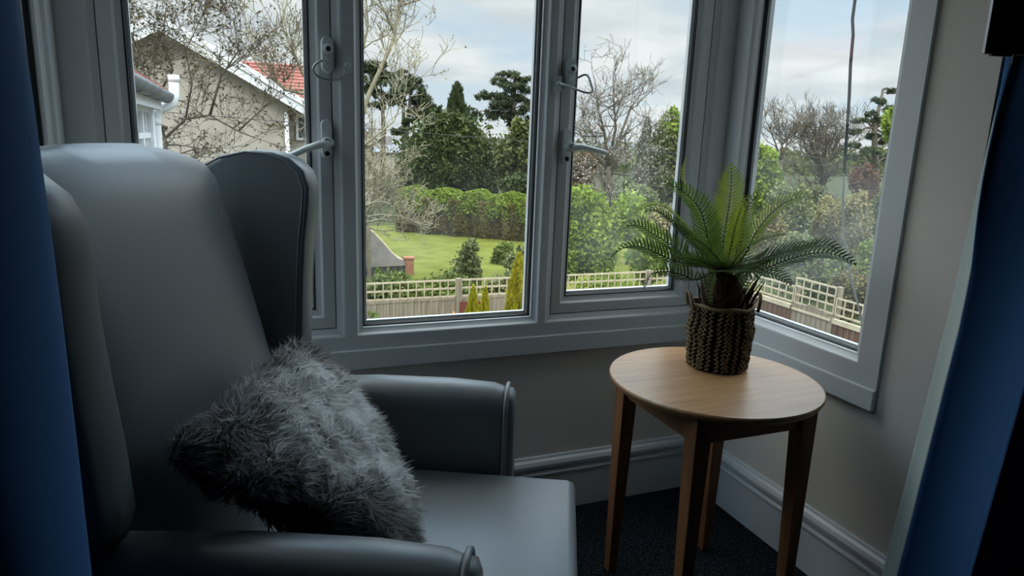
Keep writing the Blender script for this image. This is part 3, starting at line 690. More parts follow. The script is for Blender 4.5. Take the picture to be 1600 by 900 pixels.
b = MB(); b.box(0.003, 0.737, 0.0, 0.003, 0.006, 0.42); b.build('screen', M['screen'], tv)
b = MB(); b.box(0.0005, 0.003, -0.0005, 0.005, 0.0, 0.428); b.build('side_trim', M['silver'], tv)
b = MB(); b.box(0.003, 0.74, -0.0005, 0.009, 0.0, 0.003); b.box(0.012, 0.04, -0.0005, 0.006, -0.003, 0.0); b.build('bottom_bezel', M['blackplastic'], tv)
b = MB(); b.box(0.50, 0.68, 0.045, 0.058, 0.12, 0.30); b.tube([(0.60, 0.055, 0.21), (0.68, 0.30, 0.21), (0.70, 0.515, 0.21)], 0.014, 8); b.build('wall_bracket', M['blackplastic'], tv)

#EXTERIOR
# ------------------------------------------------------------------ outside: ground and distance
GZ0 = -3.0
M['grass'] = mat('mown grass', (0.090, 0.100, 0.014, 1), 0.9, 0.1, color2=(0.135, 0.145, 0.028, 1), vscale=1.3, bump=0.5, bscale=30)
M['earth'] = mat('rough garden ground', (0.028, 0.034, 0.014, 1), 0.95, 0.1, color2=(0.055, 0.06, 0.024, 1), vscale=0.6)
M['hill'] = mat('far wooded hills', (0.085, 0.11, 0.12, 1), 0.95, 0.1, color2=(0.12, 0.14, 0.14, 1), vscale=0.05)
M['fencewood'] = mat('weathered fence boards', (0.17, 0.14, 0.10, 1), 0.85, 0.2, color2=(0.26, 0.22, 0.165, 1), vscale=4, stretch=(9, 9, 0.6))
M['fencebrown'] = mat('brown stained fence boards', (0.085, 0.048, 0.034, 1), 0.8, 0.2, color2=(0.135, 0.082, 0.06, 1), vscale=3, stretch=(7, 7, 0.5))
M['trellis'] = mat('pale trellis lath', (0.36, 0.30, 0.21, 1), 0.85, 0.2, color2=(0.45, 0.38, 0.27, 1), vscale=6)
M['redboard'] = mat('red stained board', (0.13, 0.04, 0.03, 1), 0.8, 0.2)
M['render'] = mat('cream pebbledash', (0.33, 0.30, 0.25, 1), 0.95, 0.1, color2=(0.40, 0.37, 0.315, 1), vscale=2.2, bump=0.8, bscale=60)
M['whitepaint'] = mat('white exterior paint', (0.70, 0.72, 0.74, 1), 0.5, 0.4)
M['gutter'] = mat('grey gutter', (0.14, 0.15, 0.16, 1), 0.5, 0.4, var=0.3, vscale=2)
M['slate'] = mat('grey slate roof', (0.13, 0.14, 0.17, 1), 0.7, 0.3, color2=(0.19, 0.20, 0.23, 1), vscale=3)
M['winglass'] = mat('dark window glass', (0.05, 0.06, 0.07, 1), 0.1, 0.6)
M['brick'] = mat('red garden brick', (0.24, 0.10, 0.06, 1), 0.9, 0.1, color2=(0.32, 0.15, 0.09, 1), vscale=12)
M['stone'] = mat('pinkish grey roof felt', (0.22, 0.20, 0.19, 1), 0.9, 0.1, color2=(0.28, 0.255, 0.24, 1), vscale=4)
M['darkiron'] = mat('dark ironwork', (0.03, 0.035, 0.035, 1), 0.7, 0.3)
M['bark'] = mat('grey brown bark', (0.075, 0.06, 0.045, 1), 0.9, 0.1, color2=(0.12, 0.10, 0.075, 1), vscale=6)
M['palebark'] = mat('pale lichen bark', (0.20, 0.175, 0.115, 1), 0.9, 0.1, color2=(0.30, 0.27, 0.19, 1), vscale=8)
M['wirecover'] = mat('black cable sheath', (0.03, 0.03, 0.035, 1), 0.6, 0.3)
M['greycable'] = mat('grey cable sheath', (0.10, 0.105, 0.11, 1), 0.6, 0.3)
M['rope'] = mat('pale cord', (0.30, 0.30, 0.28, 1), 0.8, 0.2)
def rooftile():
    m = mat('red roof tiles', (0.24, 0.085, 0.07, 1), 0.8, 0.2, color2=(0.33, 0.14, 0.115, 1), vscale=3)
    return m
M['redtile'] = rooftile()

b = MB(); g = 40; xs = np.linspace(-120, 200, g+1); ys = [1.9, 6, 10, 14, 20, 28, 40, 60, 90, 130, 200, 320]
vs = [(x, y, GZ0-0.0) for y in ys for x in xs]
b.add(vs, [(j*(g+1)+i, j*(g+1)+i+1, (j+1)*(g+1)+i+1, (j+1)*(g+1)+i) for j in range(len(ys)-1) for i in range(g)])
struct(b.build('ground', M['earth']), 'rough green ground of the gardens beyond the window', 'ground')
b = MB(); b.add([(2.5, 15, GZ0+0.03), (14, 15, GZ0+0.03), (17, 24, GZ0+0.03), (15, 31, GZ0+0.05), (5.2, 31, GZ0+0.05), (3.5, 24, GZ0+0.04)], [(0, 1, 2, 3, 4, 5)])
struct(b.build('lawn', M['grass']), 'bright green lawn in front of the clipped hedge', 'lawn')
b = MB(); n = 60
prof = [(-200+500*i/n, 300, -6+3.2+2.2*math.sin(i*0.31)+1.8*math.sin(i*0.13+1)) for i in range(n+1)]
b.add([(x, y, -4) for x, y, z in prof]+[(x, y+40, z+1.5) for x, y, z in prof]+[(x, y+90, -4) for x, y, z in prof], [(i, i+1, n+2+i, n+1+i) for i in range(n)]+[(n+1+i, n+2+i, 2*n+3+i, 2*n+2+i) for i in range(n)])
struct(b.build('hills', M['hill']), 'low bluish wooded hills on the horizon', 'hills')

# ------------------------------------------------------------------ fences
ZS, ZTR = -1.52, -1.19
def boards(b, p0, p1, z0, ztop, w=0.10, th=0.012, m=0, rng=random.Random(1)):
    """feather-edge boards, each lapping the next"""
    p0 = np.array(p0, float); p1 = np.array(p1, float); Ln = np.linalg.norm(p1-p0); t = (p1-p0)/Ln; nr = np.array([-t[1], t[0]]); n = max(1, int(Ln/w))
    for i in range(n):
        a, c = p0+t*(Ln*i/n), p0+t*(Ln*(i+1)/n+0.012); zt = ztop((i+0.5)/n) if callable(ztop) else ztop
        dz = rng.uniform(-0.008, 0.004)
        q = [a-nr*0.004, c-nr*(th+0.008), c+nr*0.0, a+nr*0.006]
        b.hexa([(x, y, z0) for x, y in q], [(x, y, zt+dz) for x, y in q], m)
def trellis(b, p0, p1, z0, z1, nx, rows):
    p0 = np.array(p0, float); p1 = np.array(p1, float); t = (p1-p0)/np.linalg.norm(p1-p0); nr = np.array([-t[1], t[0]])
    for i in range(nx+1):
        c = p0+(p1-p0)*i/nx; q = [c-t*0.008-nr*0.014, c+t*0.008-nr*0.014, c+t*0.008, c-t*0.008]
        b.hexa([(x, y, z0) for x, y in q], [(x, y, z1) for x, y in q])
    for r in range(rows+1):
        z = z0+(z1-z0)*r/rows; h = 0.014; q = [p0-nr*0.002, p1-nr*0.002, p1+nr*0.016, p0+nr*0.016]
        b.hexa([(x, y, z-h) for x, y in q], [(x, y, z+h) for x, y in q])
ff = thing('trellis_fence', 'weathered board fence topped with square trellis across the garden', 'fence', (0, 0, 0))
FY = 10.5; X = -2.2
while X < 8.7:
    X2 = min(X+1.83, 8.75)
    b = MB(); boards(b, (X+0.05, FY), (X2-0.05, FY), GZ0, ZS)
    b.box(X+0.03, X2-0.03, FY-0.02, FY+0.02, ZS, ZS+0.04)
    b.build('board_panel', M['fencewood'], ff)
    b = MB(); trellis(b, (X+0.05, FY), (X2-0.05, FY), ZS+0.06, ZTR, 13, 2); b.build('trellis_panel', M['trellis'], ff)
    b = MB(); b.box(X-0.045, X+0.045, FY-0.045, FY+0.045, GZ0, ZTR+0.03); b.build('post', M['fencewood'], ff)
    X = X2
b = MB(); rp = W(735, 480, FY-0.05); boards(b, (rp[0]-0.20, FY-0.04), (rp[0]+0.20, FY-0.04), GZ0, ZS-0.03, w=0.13); o = b.build('repair_boards', M['redboard'], ff); o['label'] = 'short stretch of dark red boards'
rf = thing('side_fence', 'brown stained board fence with stepped trellis beyond the right hand window', 'fence', (0, 0, 0))
RXF = 8.78
segs = [(10.4, 8.80, 'fencebrown', ZS, ZTR), (8.80, 7.92, 'fencewood', 'arch', ZTR+0.16), (7.92, 6.2, 'fencebrown', ZS-0.02, ZTR+0.0), (6.2, 4.4, 'fencebrown', ZS, ZTR)]
for y0, y1, mt, zt, ztr in segs:
    b = MB(); boards(b, (RXF, y0), (RXF, y1), GZ0, (lambda t: ZS+0.0+0.10*math.sin(math.pi*t)) if zt == 'arch' else zt, w=0.11)
    b.build('board_panel', M[mt], rf)
    b = MB(); b.box(RXF-0.03, RXF+0.03, y1+0.02, y0-0.02, (ZS if zt == 'arch' else zt)-0.06, (ZS if zt == 'arch' else zt)+0.02-(0.04 if zt == 'arch' else 0)); b.build('capping_rail', M['trellis'], rf)
    b = MB(); trellis(b, (RXF+0.02, y0-0.02), (RXF+0.02, y1+0.02), ZS+0.06, ztr, max(3, int((y0-y1)/0.17)), 2 if zt != 'arch' else 3); b.build('trellis_panel', M['trellis'], rf)
    b = MB(); b.box(RXF+0.03, RXF+0.11, y1-0.04, y1+0.04, GZ0, ztr+0.02); b.build('post', M['fencewood'], rf)

# ------------------------------------------------------------------ buildings
def gable_house():
    h = thing('gabled_house', 'cream pebbledash house with a white edged gable behind the bare branches', 'house', (0, 16, GZ0))
    def P(x, y, z): return (x, y-16, z-GZ0)
    Y0, Y1 = 16.0, 23.0; ax, az = -1.32, 3.14; ex, ez = 1.30, 1.70; lx, lz = -3.9, 1.70
    b = MB(); wl, wr = -3.7, 1.06
    zl = az-(az-lz)*(ax-wl)/(ax-lx); zr = az-(az-ez)*(wr-ax)/(ex-ax)
    f = [P(wl, Y0, GZ0), P(wr, Y0, GZ0), P(wr, Y0, zr-0.05), P(ax, Y0, az-0.05), P(wl, Y0, zl-0.05)]; k = [(x, y+7, z) for x, y, z in f]
    b.add(f+k, [(0, 1, 2, 3, 4), (9, 8, 7, 6, 5), (1, 0, 5, 6), (2, 1, 6, 7), (0, 4, 9, 5)]); b.build('gable_wall', M['render'], h)
    # roof slabs, tiled
    for (x0, z0, nm) in ((ex+0.28, ez-0.15, 'r'), (lx-0.28, lz-0.15, 'l')):
        b = MB(); t = 0.07; rows = 14
        for r in range(rows):
            a, c = r/rows, (r+1.15)/rows
            xa, za = ax+(x0-ax)*a, az+0.05+(z0-az)*a; xc, zc = ax+(x0-ax)*c, az+0.05+(z0-az)*c
            b.hexa([P(xa, Y0-0.30, za-0.04), P(xc, Y0-0.30, zc-0.02), P(xc, Y1, zc-0.02), P(xa, Y1, za-0.04)], [P(xa, Y0-0.30, za), P(xc, Y0-0.30, zc+0.04), P(xc, Y1, zc+0.04), P(xa, Y1, za)])
        b.build('roof_slope', M['slate'], h)
        # bargeboard in two stepped layers
        b = MB()
        for dy, up, dn in ((-0.36, 0.10, 0.20), (-0.40, 0.12, 0.02)):
            b.hexa([P(ax, Y0+dy, az-dn), P(x0, Y0+dy, z0-dn), P(x0, Y0+dy+0.06, z0-dn), P(ax, Y0+dy+0.06, az-dn)], [P(ax, Y0+dy, az+up), P(x0, Y0+dy, z0+up), P(x0, Y0+dy+0.06, z0+up), P(ax, Y0+dy+0.06, az+up)])
        b.hexa([P(ax, Y0-0.34, az-0.12), P(x0, Y0-0.34, z0-0.12), P(x0, Y0, z0-0.12), P(ax, Y0, az-0.12)], [P(ax, Y0-0.34, az-0.09), P(x0, Y0-0.34, z0-0.09), P(x0, Y0, z0-0.09), P(ax, Y0, az-0.09)])
        b.build('bargeboard', M['whitepaint'], h)
    b = MB(); b.tube([P(ax, Y0-0.42, az+0.10), P(ax, Y1, az+0.10)], 0.05, 8); b.build('ridge', M['gutter'], h)
    b = MB(); b.tube([P(1.02, Y0-0.07, 1.5), P(1.02, Y0-0.07, GZ0)], 0.05, 8); b.build('downpipe', M['whitepaint'], h)
    # rear wing with a red tiled roof
    b = MB(); b.hexa([P(1.06, 18.0, GZ0), P(2.2, 18.0, GZ0), P(2.2, 22, GZ0), P(1.06, 22, GZ0)], [P(1.06, 18.0, 1.72), P(2.2, 18.0, 1.72), P(2.2, 22, 1.72), P(1.06, 22, 1.72)]); b.build('rear_wall', M['render'], h)
    b = MB(); rows = 12
    for r in range(rows):
        a, c = r/rows, (r+1.12)/rows; za, zc = 1.72+1.15*a, 1.72+1.15*c; ya, yc = 17.7+2.4*a, 17.7+2.4*c
        b.hexa([P(-0.3, ya, za-0.05), P(2.0, ya, za-0.05), P(2.0, yc, zc-0.05), P(-0.3, yc, zc-0.05)], [P(-0.3, ya, za+0.055), P(2.0, ya, za+0.055), P(2.0, yc, zc), P(-0.3, yc, zc)])
    for k in range(9): b.box(*(lambda p: (p, p+0.03))(-0.25+k*0.235), 17.65-16, 17.75-16, 1.70-GZ0, 1.79-GZ0)
    b.build('tiled_roof', M['redtile'], h)
    wf = MB(); mpw = lambda a, d, z: P(a, 18.0+d, z); mring(wf, mpw, 1.36, 1.95, 0.9, 1.52, [(0, -0.05), (0.06, -0.05), (0.06, 0.0)]); wf.box(1.63, 1.68, 1.95, 2.0, 0.9-GZ0, 1.52-GZ0); w = wf.build('window_frame', M['whitepaint'], h)
    wf = MB(); mbox(wf, mpw, 1.40, 1.91, 0.94, 1.48, -0.02, -0.01); wf.build('window_pane', M['winglass'], w)
gable_house()
def near_bay():
    h = thing('white_extension', 'white windowed extension with a grey gutter beside the cream gable', 'extension', (0, 0, GZ0))
    def P(x, y, z): return (x, y, z-GZ0)
    XW = -0.86; Y0, Y1 = 4.2, 8.55
    b = MB(); b.hexa([P(-3, Y0, GZ0), P(XW, Y0, GZ0), P(XW, Y1, GZ0), P(-3, Y1, GZ0)], [P(-3, Y0, 0.1), P(XW, Y0, 0.1), P(XW, Y1, 0.1), P(-3, Y1, 0.1)]); b.build('lower_wall', M['render'], h)
    b = MB(); b.box(-3, XW-0.04, Y0, Y1, 0.1-GZ0, 1.32-GZ0); b.build('window_glass', M['winglass'], h)
    b = MB()
    y = Y0
    while y < Y1-0.01:
        b.box(XW-0.04, XW, y, y+0.09, 0.1-GZ0, 1.30-GZ0); b.box(XW-0.035, XW-0.01, y+0.36, y+0.40, 0.1-GZ0, 1.30-GZ0)
        y += 0.72
    b.box(XW-0.1, XW+0.03, Y1-0.16, Y1+0.03, 0.1-GZ0, 1.34-GZ0)
    for z in (0.1, 0.62, 0.98, 1.24): b.box(XW-0.04, XW-0.002, Y0, Y1, z-GZ0, z+0.055-GZ0)
    b.build('window_bars', M['whitepaint'], h)
    b = MB(); b.box(-3, -0.76, Y0, Y1+0.08, 1.28-GZ0, 1.31-GZ0); b.box(-0.78, -0.755, Y0, Y1+0.08, 1.28-GZ0, 1.40-GZ0); b.build('fascia', M['whitepaint'], h)
    b = MB(); n = 10; vs = []
    for yy in (Y0, Y1+0.10):
        for k in range(n+1):
            a = math.pi+math.pi*k/n; vs.append(P(-0.695+0.062*math.cos(a), yy, 1.455+0.085*math.sin(a)))
    b.add(vs, [(k, k+1, n+2+k, n+1+k) for k in range(n)], 0, True); o = b.build('gutter', M['gutter'], h); m = o.modifiers.new('s', 'SOLIDIFY'); m.thickness = 0.008
    yy = Y0+0.3
    while yy < Y1:
        b = MB(); b.tube([P(-0.695+0.070*math.cos(math.pi+math.pi*k/10), yy, 1.455+0.092*math.sin(math.pi+math.pi*k/10)) for k in range(11)], 0.014, 5); b.build('gutter_bracket', M['gutter'], h); yy += 0.8
    b = MB(); b.hexa([P(-3, Y0, 2.2), P(-0.69, Y0, 1.47), P(-0.69, Y1+0.1, 1.47), P(-3, Y1+0.1, 2.2)], [P(-3, Y0, 2.25), P(-0.69, Y0, 1.51), P(-0.69, Y1+0.1, 1.51), P(-3, Y1+0.1, 2.25)]); b.build('roof', M['redtile'], h)
    b = MB(); p = [W(271, 119, 8.7), W(272, 150, 8.7), W(270, 161, 8.7), W(262, 166, 8.7), W(250, 169, 8.7), W(245, 178, 8.7), W(244, 200, 8.7)]; p.append(np.array([p[-1][0], 8.7, GZ0]))
    b.tube([(x, y, z-GZ0) for x, y, z in p], 0.052, 12); b.tube([(p[0][0], 8.7, p[0][2]-GZ0-0.06), (p[0][0], 8.7, p[0][2]-GZ0+0.012)], 0.060, 12)
    b.tube([(p[6][0], 8.7, p[5][2]-GZ0-0.05), (p[6][0], 8.7, p[5][2]-GZ0-0.12)], 0.058, 12)
    b.build('downpipe', M['whitepaint'], h)
near_bay()
def garden_shed():
    o = W(637, 430, 19.8); h = thing('outbuilding', 'low outbuilding with a sloping pinkish roof and a brick pier by the lawn', 'outbuilding', (o[0], o[1], GZ0))
    def Q(x, y, dy=0.0): p = W(x, y, 19.8+dy); return (p[0]-o[0], dy, p[2]-GZ0)
    # swept verge, roof skin behind it
    vg = [(552, 338), (570, 352), (585, 366), (600, 382), (612, 396), (622, 404), (634, 408)]
    b = MB(); fr = [Q(x, y) for x, y in vg]; bk = [(x-0.2, 4.5, z) for x, _, z in fr]; n = len(fr)
    b.add(fr+bk, [(i, i+1, n+i+1, n+i) for i in range(n-1)]); r = b.build('roof', M['stone'], h); m = r.modifiers.new('s', 'SOLIDIFY'); m.thickness = 0.08
    b = MB(); b.tube([(x, -0.03, z) for x, _, z in fr], 0.045, 6); b.build('verge', M['trellis'], h)
    b = MB(); lo = [Q(552, 418), Q(634, 414)]; vs = fr+[lo[1], lo[0]]; b.add(vs, [tuple(range(len(vs)))]); w = b.build('gable_cladding', M['stone'], h); m = w.modifiers.new('s', 'SOLIDIFY'); m.thickness = 0.1; m.offset = -1
    b = MB(); p0, p1 = Q(632, 404), Q(645, 434); b.box(p0[0], p1[0], -0.14, 0.12, 0, p0[2]); b.box(p0[0]-0.03, p1[0]+0.03, -0.17, 0.15, p0[2], p0[2]+0.05); b.build('brick_pier', M['brick'], h)
    b = MB(); a, c = Q(560, 416), Q(632, 433); x0, x1, z0, z1 = a[0], c[0], c[2], a[2]; k = 7
    b.box(x0, x1, -0.06, -0.03, z1-0.03, z1); b.box(x0, x1, -0.06, -0.03, 0, 0.05)
    for i in range(k+1): xx = x0+(x1-x0)*i/k; b.box(xx-0.015, xx+0.015, -0.07, -0.03, 0, z1)
    for i in range(k):
        xc = x0+(x1-x0)*(i+0.5)/k; b.tube([(xc+0.07*math.cos(t*math.pi/6), -0.05, (z0+z1)/2+0.07*math.sin(t*math.pi/6)) for t in range(13)], 0.012, 5)
    b.build('railing', M['darkiron'], h)
    b = MB(); b.box(x0-0.3, x1, 0.0, 4.2, 0, max(0.05, a[2]-0.02)); b.build('wall', M['stone'], h)
garden_shed()
def far_house(px0, px1, py0, py1, ypk, Y, name, label):
    a, c = W(px0, py1, Y), W(px1, py0, Y); pk = W((px0+px1)/2, ypk, Y)
    h = thing(name, label, 'house', ((a[0]+c[0])/2, Y, GZ0)); w = (c[0]-a[0])/2; ze = c[2]-GZ0; zp = pk[2]-GZ0
    b = MB(); b.box(-w, w, 0, 6, 0, ze); b.build('wall', M['render'], h)
    b = MB(); b.hexa([(-w-.2, -.3, ze-.1), (w+.2, -.3, ze-.1), (w+.2, 3.1, zp-.1), (-w-.2, 3.1, zp-.1)], [(-w-.2, -.3, ze), (w+.2, -.3, ze), (w+.2, 3.1, zp), (-w-.2, 3.1, zp)])
    b.hexa([(-w-.2, 6.3, ze-.1), (w+.2, 6.3, ze-.1), (w+.2, 3.1, zp-.1), (-w-.2, 3.1, zp-.1)], [(-w-.2, 6.3, ze), (w+.2, 6.3, ze), (w+.2, 3.1, zp), (-w-.2, 3.1, zp)]); b.build('roof', M['slate'], h)
    b = MB(); b.box(w*.5-.3, w*.5+.3, 2.7, 3.3, zp-.3, zp+.7); b.build('chimney', M['stone'], h)
far_house(545, 584, 226, 250, 190, 42, 'distant_house', 'grey slate roofed house seen behind the pale bare tree')
far_house(584, 628, 238, 262, 225, 64, 'distant_house', 'low distant house with a slate roof left of the dark round conifer')

# ------------------------------------------------------------------ plants
NPR = np.random.default_rng(11)
def leaf_cloud(cen, nrm, size, rng, asp=0.55, flat=0.5):
    """one diamond leaf per centre, facing roughly along nrm"""
    N = len(cen); r = rng.normal(0, 1, (N, 3)); n = nrm*flat+r*(1-flat); n /= np.linalg.norm(n, axis=1)[:, None]
    a = np.cross(n, rng.normal(0, 1, (N, 3))); a /= np.linalg.norm(a, axis=1)[:, None]; bb = np.cross(n, a)
    s = (size*rng.uniform(0.6, 1.3, N))[:, None]
    return np.stack([cen-a*s, cen+bb*s*asp+n*s*0.1, cen+a*s, cen-bb*s*asp+n*s*0.1], axis=1)
def clump_points(clumps, n, rng, shell=0.55):
    """points spread through ellipsoid clumps (cx,cy,cz,rx,ry,rz), denser towards their skin"""
    c = np.array(clumps, float); w = (c[:, 3]*c[:, 5]+c[:, 4]*c[:, 5]+c[:, 3]*c[:, 4]); k = rng.choice(len(c), n, p=w/w.sum())
    d = rng.normal(0, 1, (n, 3)); d /= np.linalg.norm(d, axis=1)[:, None]; rad = shell+(1.06-shell)*rng.random(n)**0.6
    return c[k, :3]+d*c[k, 3:6]*rad[:, None], d, k
def sub_clumps(c, n, rng, f=0.38):
    """break one ellipsoid into n smaller leafy masses over its skin"""
    out = []
    for i in range(n):
        d = rng.normal(0, 1, 3); d /= np.linalg.norm(d); q = rng.uniform(0.45, 0.95); s = rng.uniform(0.6, 1.25)*f
        out.append((c[0]+d[0]*c[3]*q, c[1]+d[1]*c[4]*q, c[2]+d[2]*c[5]*q, c[3]*s, c[4]*s, c[5]*s))
    return out+[(c[0], c[1], c[2], c[3]*0.7, c[4]*0.7, c[5]*0.75)]
def foliage(name, root, org, clumps, n, size, mt, seed, asp=0.55, flat=0.45, shell=0.5, jit=0.25):
    rng = np.random.default_rng(seed); P, d, k = clump_points(clumps, n, rng, shell)
    P = P+rng.normal(0, 1, (n, 3))*(np.array([c[3] for c in clumps])[k]*0.22)[:, None]
    P[:, 2] = np.maximum(P[:, 2], GZ0+0.05)
    cl = rng.random(len(clumps)); tint = np.clip(0.5+0.55*(cl[k]-0.5)+rng.normal(0, jit, n), 0, 1)
    return quads(name, leaf_cloud(P-np.asarray(org), d, size, rng, asp, flat), mt, root, tint=tint)
def trunk(root, org, pts, rad, mt, name='trunk', sides=7):
    b = MB(); b.tube([np.asarray(p)-org for p in pts], rad, sides); return b.build(name, mt, root)
def leafy(name, label, cat, px, pyt, pyb, Y, wpx, mt, n, size, seed, nclump=14, f=0.38, stem=True, group=None, zb=None, depth=0.8, asp=0.55, flat=0.45, extra=()):
    """a rounded leafy mass spanning photo rows pyt..pyb and wpx columns at depth Y"""
    top, bot = W(px, pyt, Y), W(px, pyb, Y); cx = (top[0]+bot[0])/2; rz = (top[2]-bot[2])/2; cz = (top[2]+bot[2])/2; rx = wpx/2*Y/FPX*1.08
    org = np.array([cx, Y, GZ0]); t = thing(name, label, cat, org, 0, group); rng = np.random.default_rng(seed+100)
    cl = sub_clumps((cx, Y, cz, rx*0.82, rx*depth*0.82, rz*0.85), nclump, rng, f)
    for e in extra:
        q = W(e[0], e[1], Y); cl.append((q[0], Y, q[2], e[2]*Y/FPX, e[2]*Y/FPX, e[3]*Y/FPX))
    foliage('foliage', t, org, cl, n, size, mt, seed, asp, flat)
    if stem:
        trunk(t, org, [(cx, Y, GZ0), (cx+0.1, Y, (GZ0+cz)/2), (cx, Y, cz+rz*0.4)], [0.05*rx+0.03, 0.04*rx+0.02, 0.01], M['bark'], 'stem')
    return t
G = lambda *a: leafmat(*a)
LM = {
 'cypress': leafmat('dark cypress leaf', (0.019, 0.029, 0.006, 1), (0.071, 0.097, 0.018, 1), 0.2),
 'pine': leafmat('pine needles', (0.021, 0.033, 0.013, 1), (0.067, 0.085, 0.030, 1), 0.15),
 'ivy': leafmat('mixed ivy leaf', (0.043, 0.055, 0.013, 1), (0.133, 0.143, 0.036, 1), 0.25),
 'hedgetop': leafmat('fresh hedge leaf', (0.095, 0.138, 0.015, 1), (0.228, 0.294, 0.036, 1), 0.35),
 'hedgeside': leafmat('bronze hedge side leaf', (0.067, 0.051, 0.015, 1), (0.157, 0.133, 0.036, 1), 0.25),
 'lime': leafmat('bright spring leaf', (0.114, 0.175, 0.018, 1), (0.285, 0.368, 0.048, 1), 0.4),
 'mid': leafmat('mid green leaf', (0.057, 0.083, 0.018, 1), (0.162, 0.202, 0.042, 1), 0.3),
 'grey': leafmat('grey green leaf', (0.081, 0.097, 0.036, 1), (0.199, 0.221, 0.084, 1), 0.3),
 'gold': leafmat('golden conifer spray', (0.209, 0.202, 0.012, 1), (0.475, 0.423, 0.024, 1), 0.35),
 'copper': leafmat('copper leaf', (0.095, 0.041, 0.021, 1), (0.228, 0.120, 0.057, 1), 0.3),
 'straw': leafmat('tan dry leaf', (0.133, 0.110, 0.036, 1), (0.285, 0.248, 0.090, 1), 0.3),
 'blossom': leafmat('white blossom', (0.36, 0.32, 0.28, 1), (0.62, 0.58, 0.52, 1), 0.4),
 'dryleaf': leafmat('small dark bud leaf', (0.043, 0.039, 0.013, 1), (0.104, 0.078, 0.027, 1), 0.2),
 'orange': leafmat('orange petal', (0.475, 0.166, 0.030, 1), (0.617, 0.276, 0.072, 1), 0.3),
}
def bare(root, org, limbs, mt, seed, levels=3, twig=0.5, nch=(3, 5), leafmt=None, nleaf=0, lsize=0.03, up=0.25, rmin=0.004, spread=0.9, kids=7, lname='leaves'):
    """branches grow from hand-laid limbs (point lists), each order thinner and shorter"""
    rng = random.Random(seed); b = MB(); tips = []
    def grow(p, d, ln, r, lv):
        n = 4; pts = [p.copy()]; q = p.copy(); dd = d.copy()
        for i in range(n):
            dd = dd+np.array([rng.gauss(0, .22), rng.gauss(0, .22), rng.gauss(0, .18)+up*0.25]); dd /= np.linalg.norm(dd); q = q+dd*ln/n; pts.append(q.copy()); tips.append(q.copy())
        b.tube(pts, [max(rmin, r*(1-0.7*i/n)) for i in range(n+1)], 4 if lv > 0 else 3, caps=False, smooth=False)
        if lv <= 0: return
        for _ in range(rng.randint(*nch)):
            t = rng.uniform(0.25, 1.0); i = min(n-1, int(t*n)); s = pts[i]+(pts[i+1]-pts[i])*(t*n-i)
            e = dd+np.array([rng.gauss(0, spread), rng.gauss(0, spread), rng.gauss(0, spread*0.8)+up]); e /= np.linalg.norm(e)
            grow(s, e, ln*rng.uniform(0.45, 0.75), r*0.5, lv-1)
    for pts, r0, r1 in limbs:
        pts = [np.asarray(p, float)-org for p in pts]; n = len(pts); rs = [r0+(r1-r0)*i/(n-1) for i in range(n)]
        b.tube(pts, rs, 6, caps=True)
        for k in range(kids):
            t = rng.uniform(0.25, 1.0)*(n-1); i = min(n-2, int(t)); s = pts[i]+(pts[i+1]-pts[i])*(t-i); dd = pts[i+1]-pts[i]; dd /= np.linalg.norm(dd)
            e = dd*0.6+np.array([rng.gauss(0, spread), rng.gauss(0, spread), rng.gauss(0, spread*.8)+up]); e /= np.linalg.norm(e)
            grow(s, e, twig*rng.uniform(0.7, 1.2), max(rmin, rs[i]*0.45), levels-1)
    b.build('branches', mt, root)
    if nleaf:
        g = np.random.default_rng(seed); T = np.array(tips)[g.integers(0, len(tips), nleaf)]+g.normal(0, lsize*0.8, (nleaf, 3))
        quads(lname, leaf_cloud(T, g.normal(0, 1, (nleaf, 3)), lsize, g, 0.5, 0.3), leafmt, root, tint=g.random(nleaf))
def limb(pxs, Y, org=None): return [W(x, y, Y) for x, y in pxs]
def tree(name, label, cat, px, Y, group=None):
    p = W(px, 400, Y); org = np.array([p[0], Y, GZ0]); return thing(name, label, cat, org, 0, group), org

# bare fruit tree before the cream gable
t, org = tree('apple_tree', 'bare dark twigged tree spreading in front of the cream gable wall', 'tree', 275, 11.5)
Y = 11.5
bare(t, org, [([org]+limb([(262, 290), (258, 216)], Y), 0.036, 0.024), (limb([(258, 216), (290, 186), (328, 180), (372, 205), (400, 216)], Y), 0.022, 0.007), (limb([(258, 216), (240, 160), (225, 110), (205, 60)], Y-.5), 0.017, 0.006),
     (limb([(290, 186), (300, 130), (290, 80), (318, 20)], Y+.4), 0.016, 0.005), (limb([(328, 180), (345, 120), (372, 80), (365, 30)], Y-.3), 0.02, 0.005), (limb([(262, 200), (215, 190), (190, 150), (180, 90)], Y), 0.025, 0.006),
     (limb([(372, 205), (410, 170), (440, 140)], Y+.3), 0.014, 0.005), (limb([(240, 160), (270, 110), (255, 60), (262, -10)], Y), 0.02, 0.005), (limb([(225, 110), (200, 40), (215, -20)], Y), 0.015, 0.004)],
     M['bark'], 4, levels=3, twig=0.72, nch=(4, 6), leafmt=LM['dryleaf'], nleaf=3400, lsize=0.028, up=0.2, rmin=0.0036, kids=8)
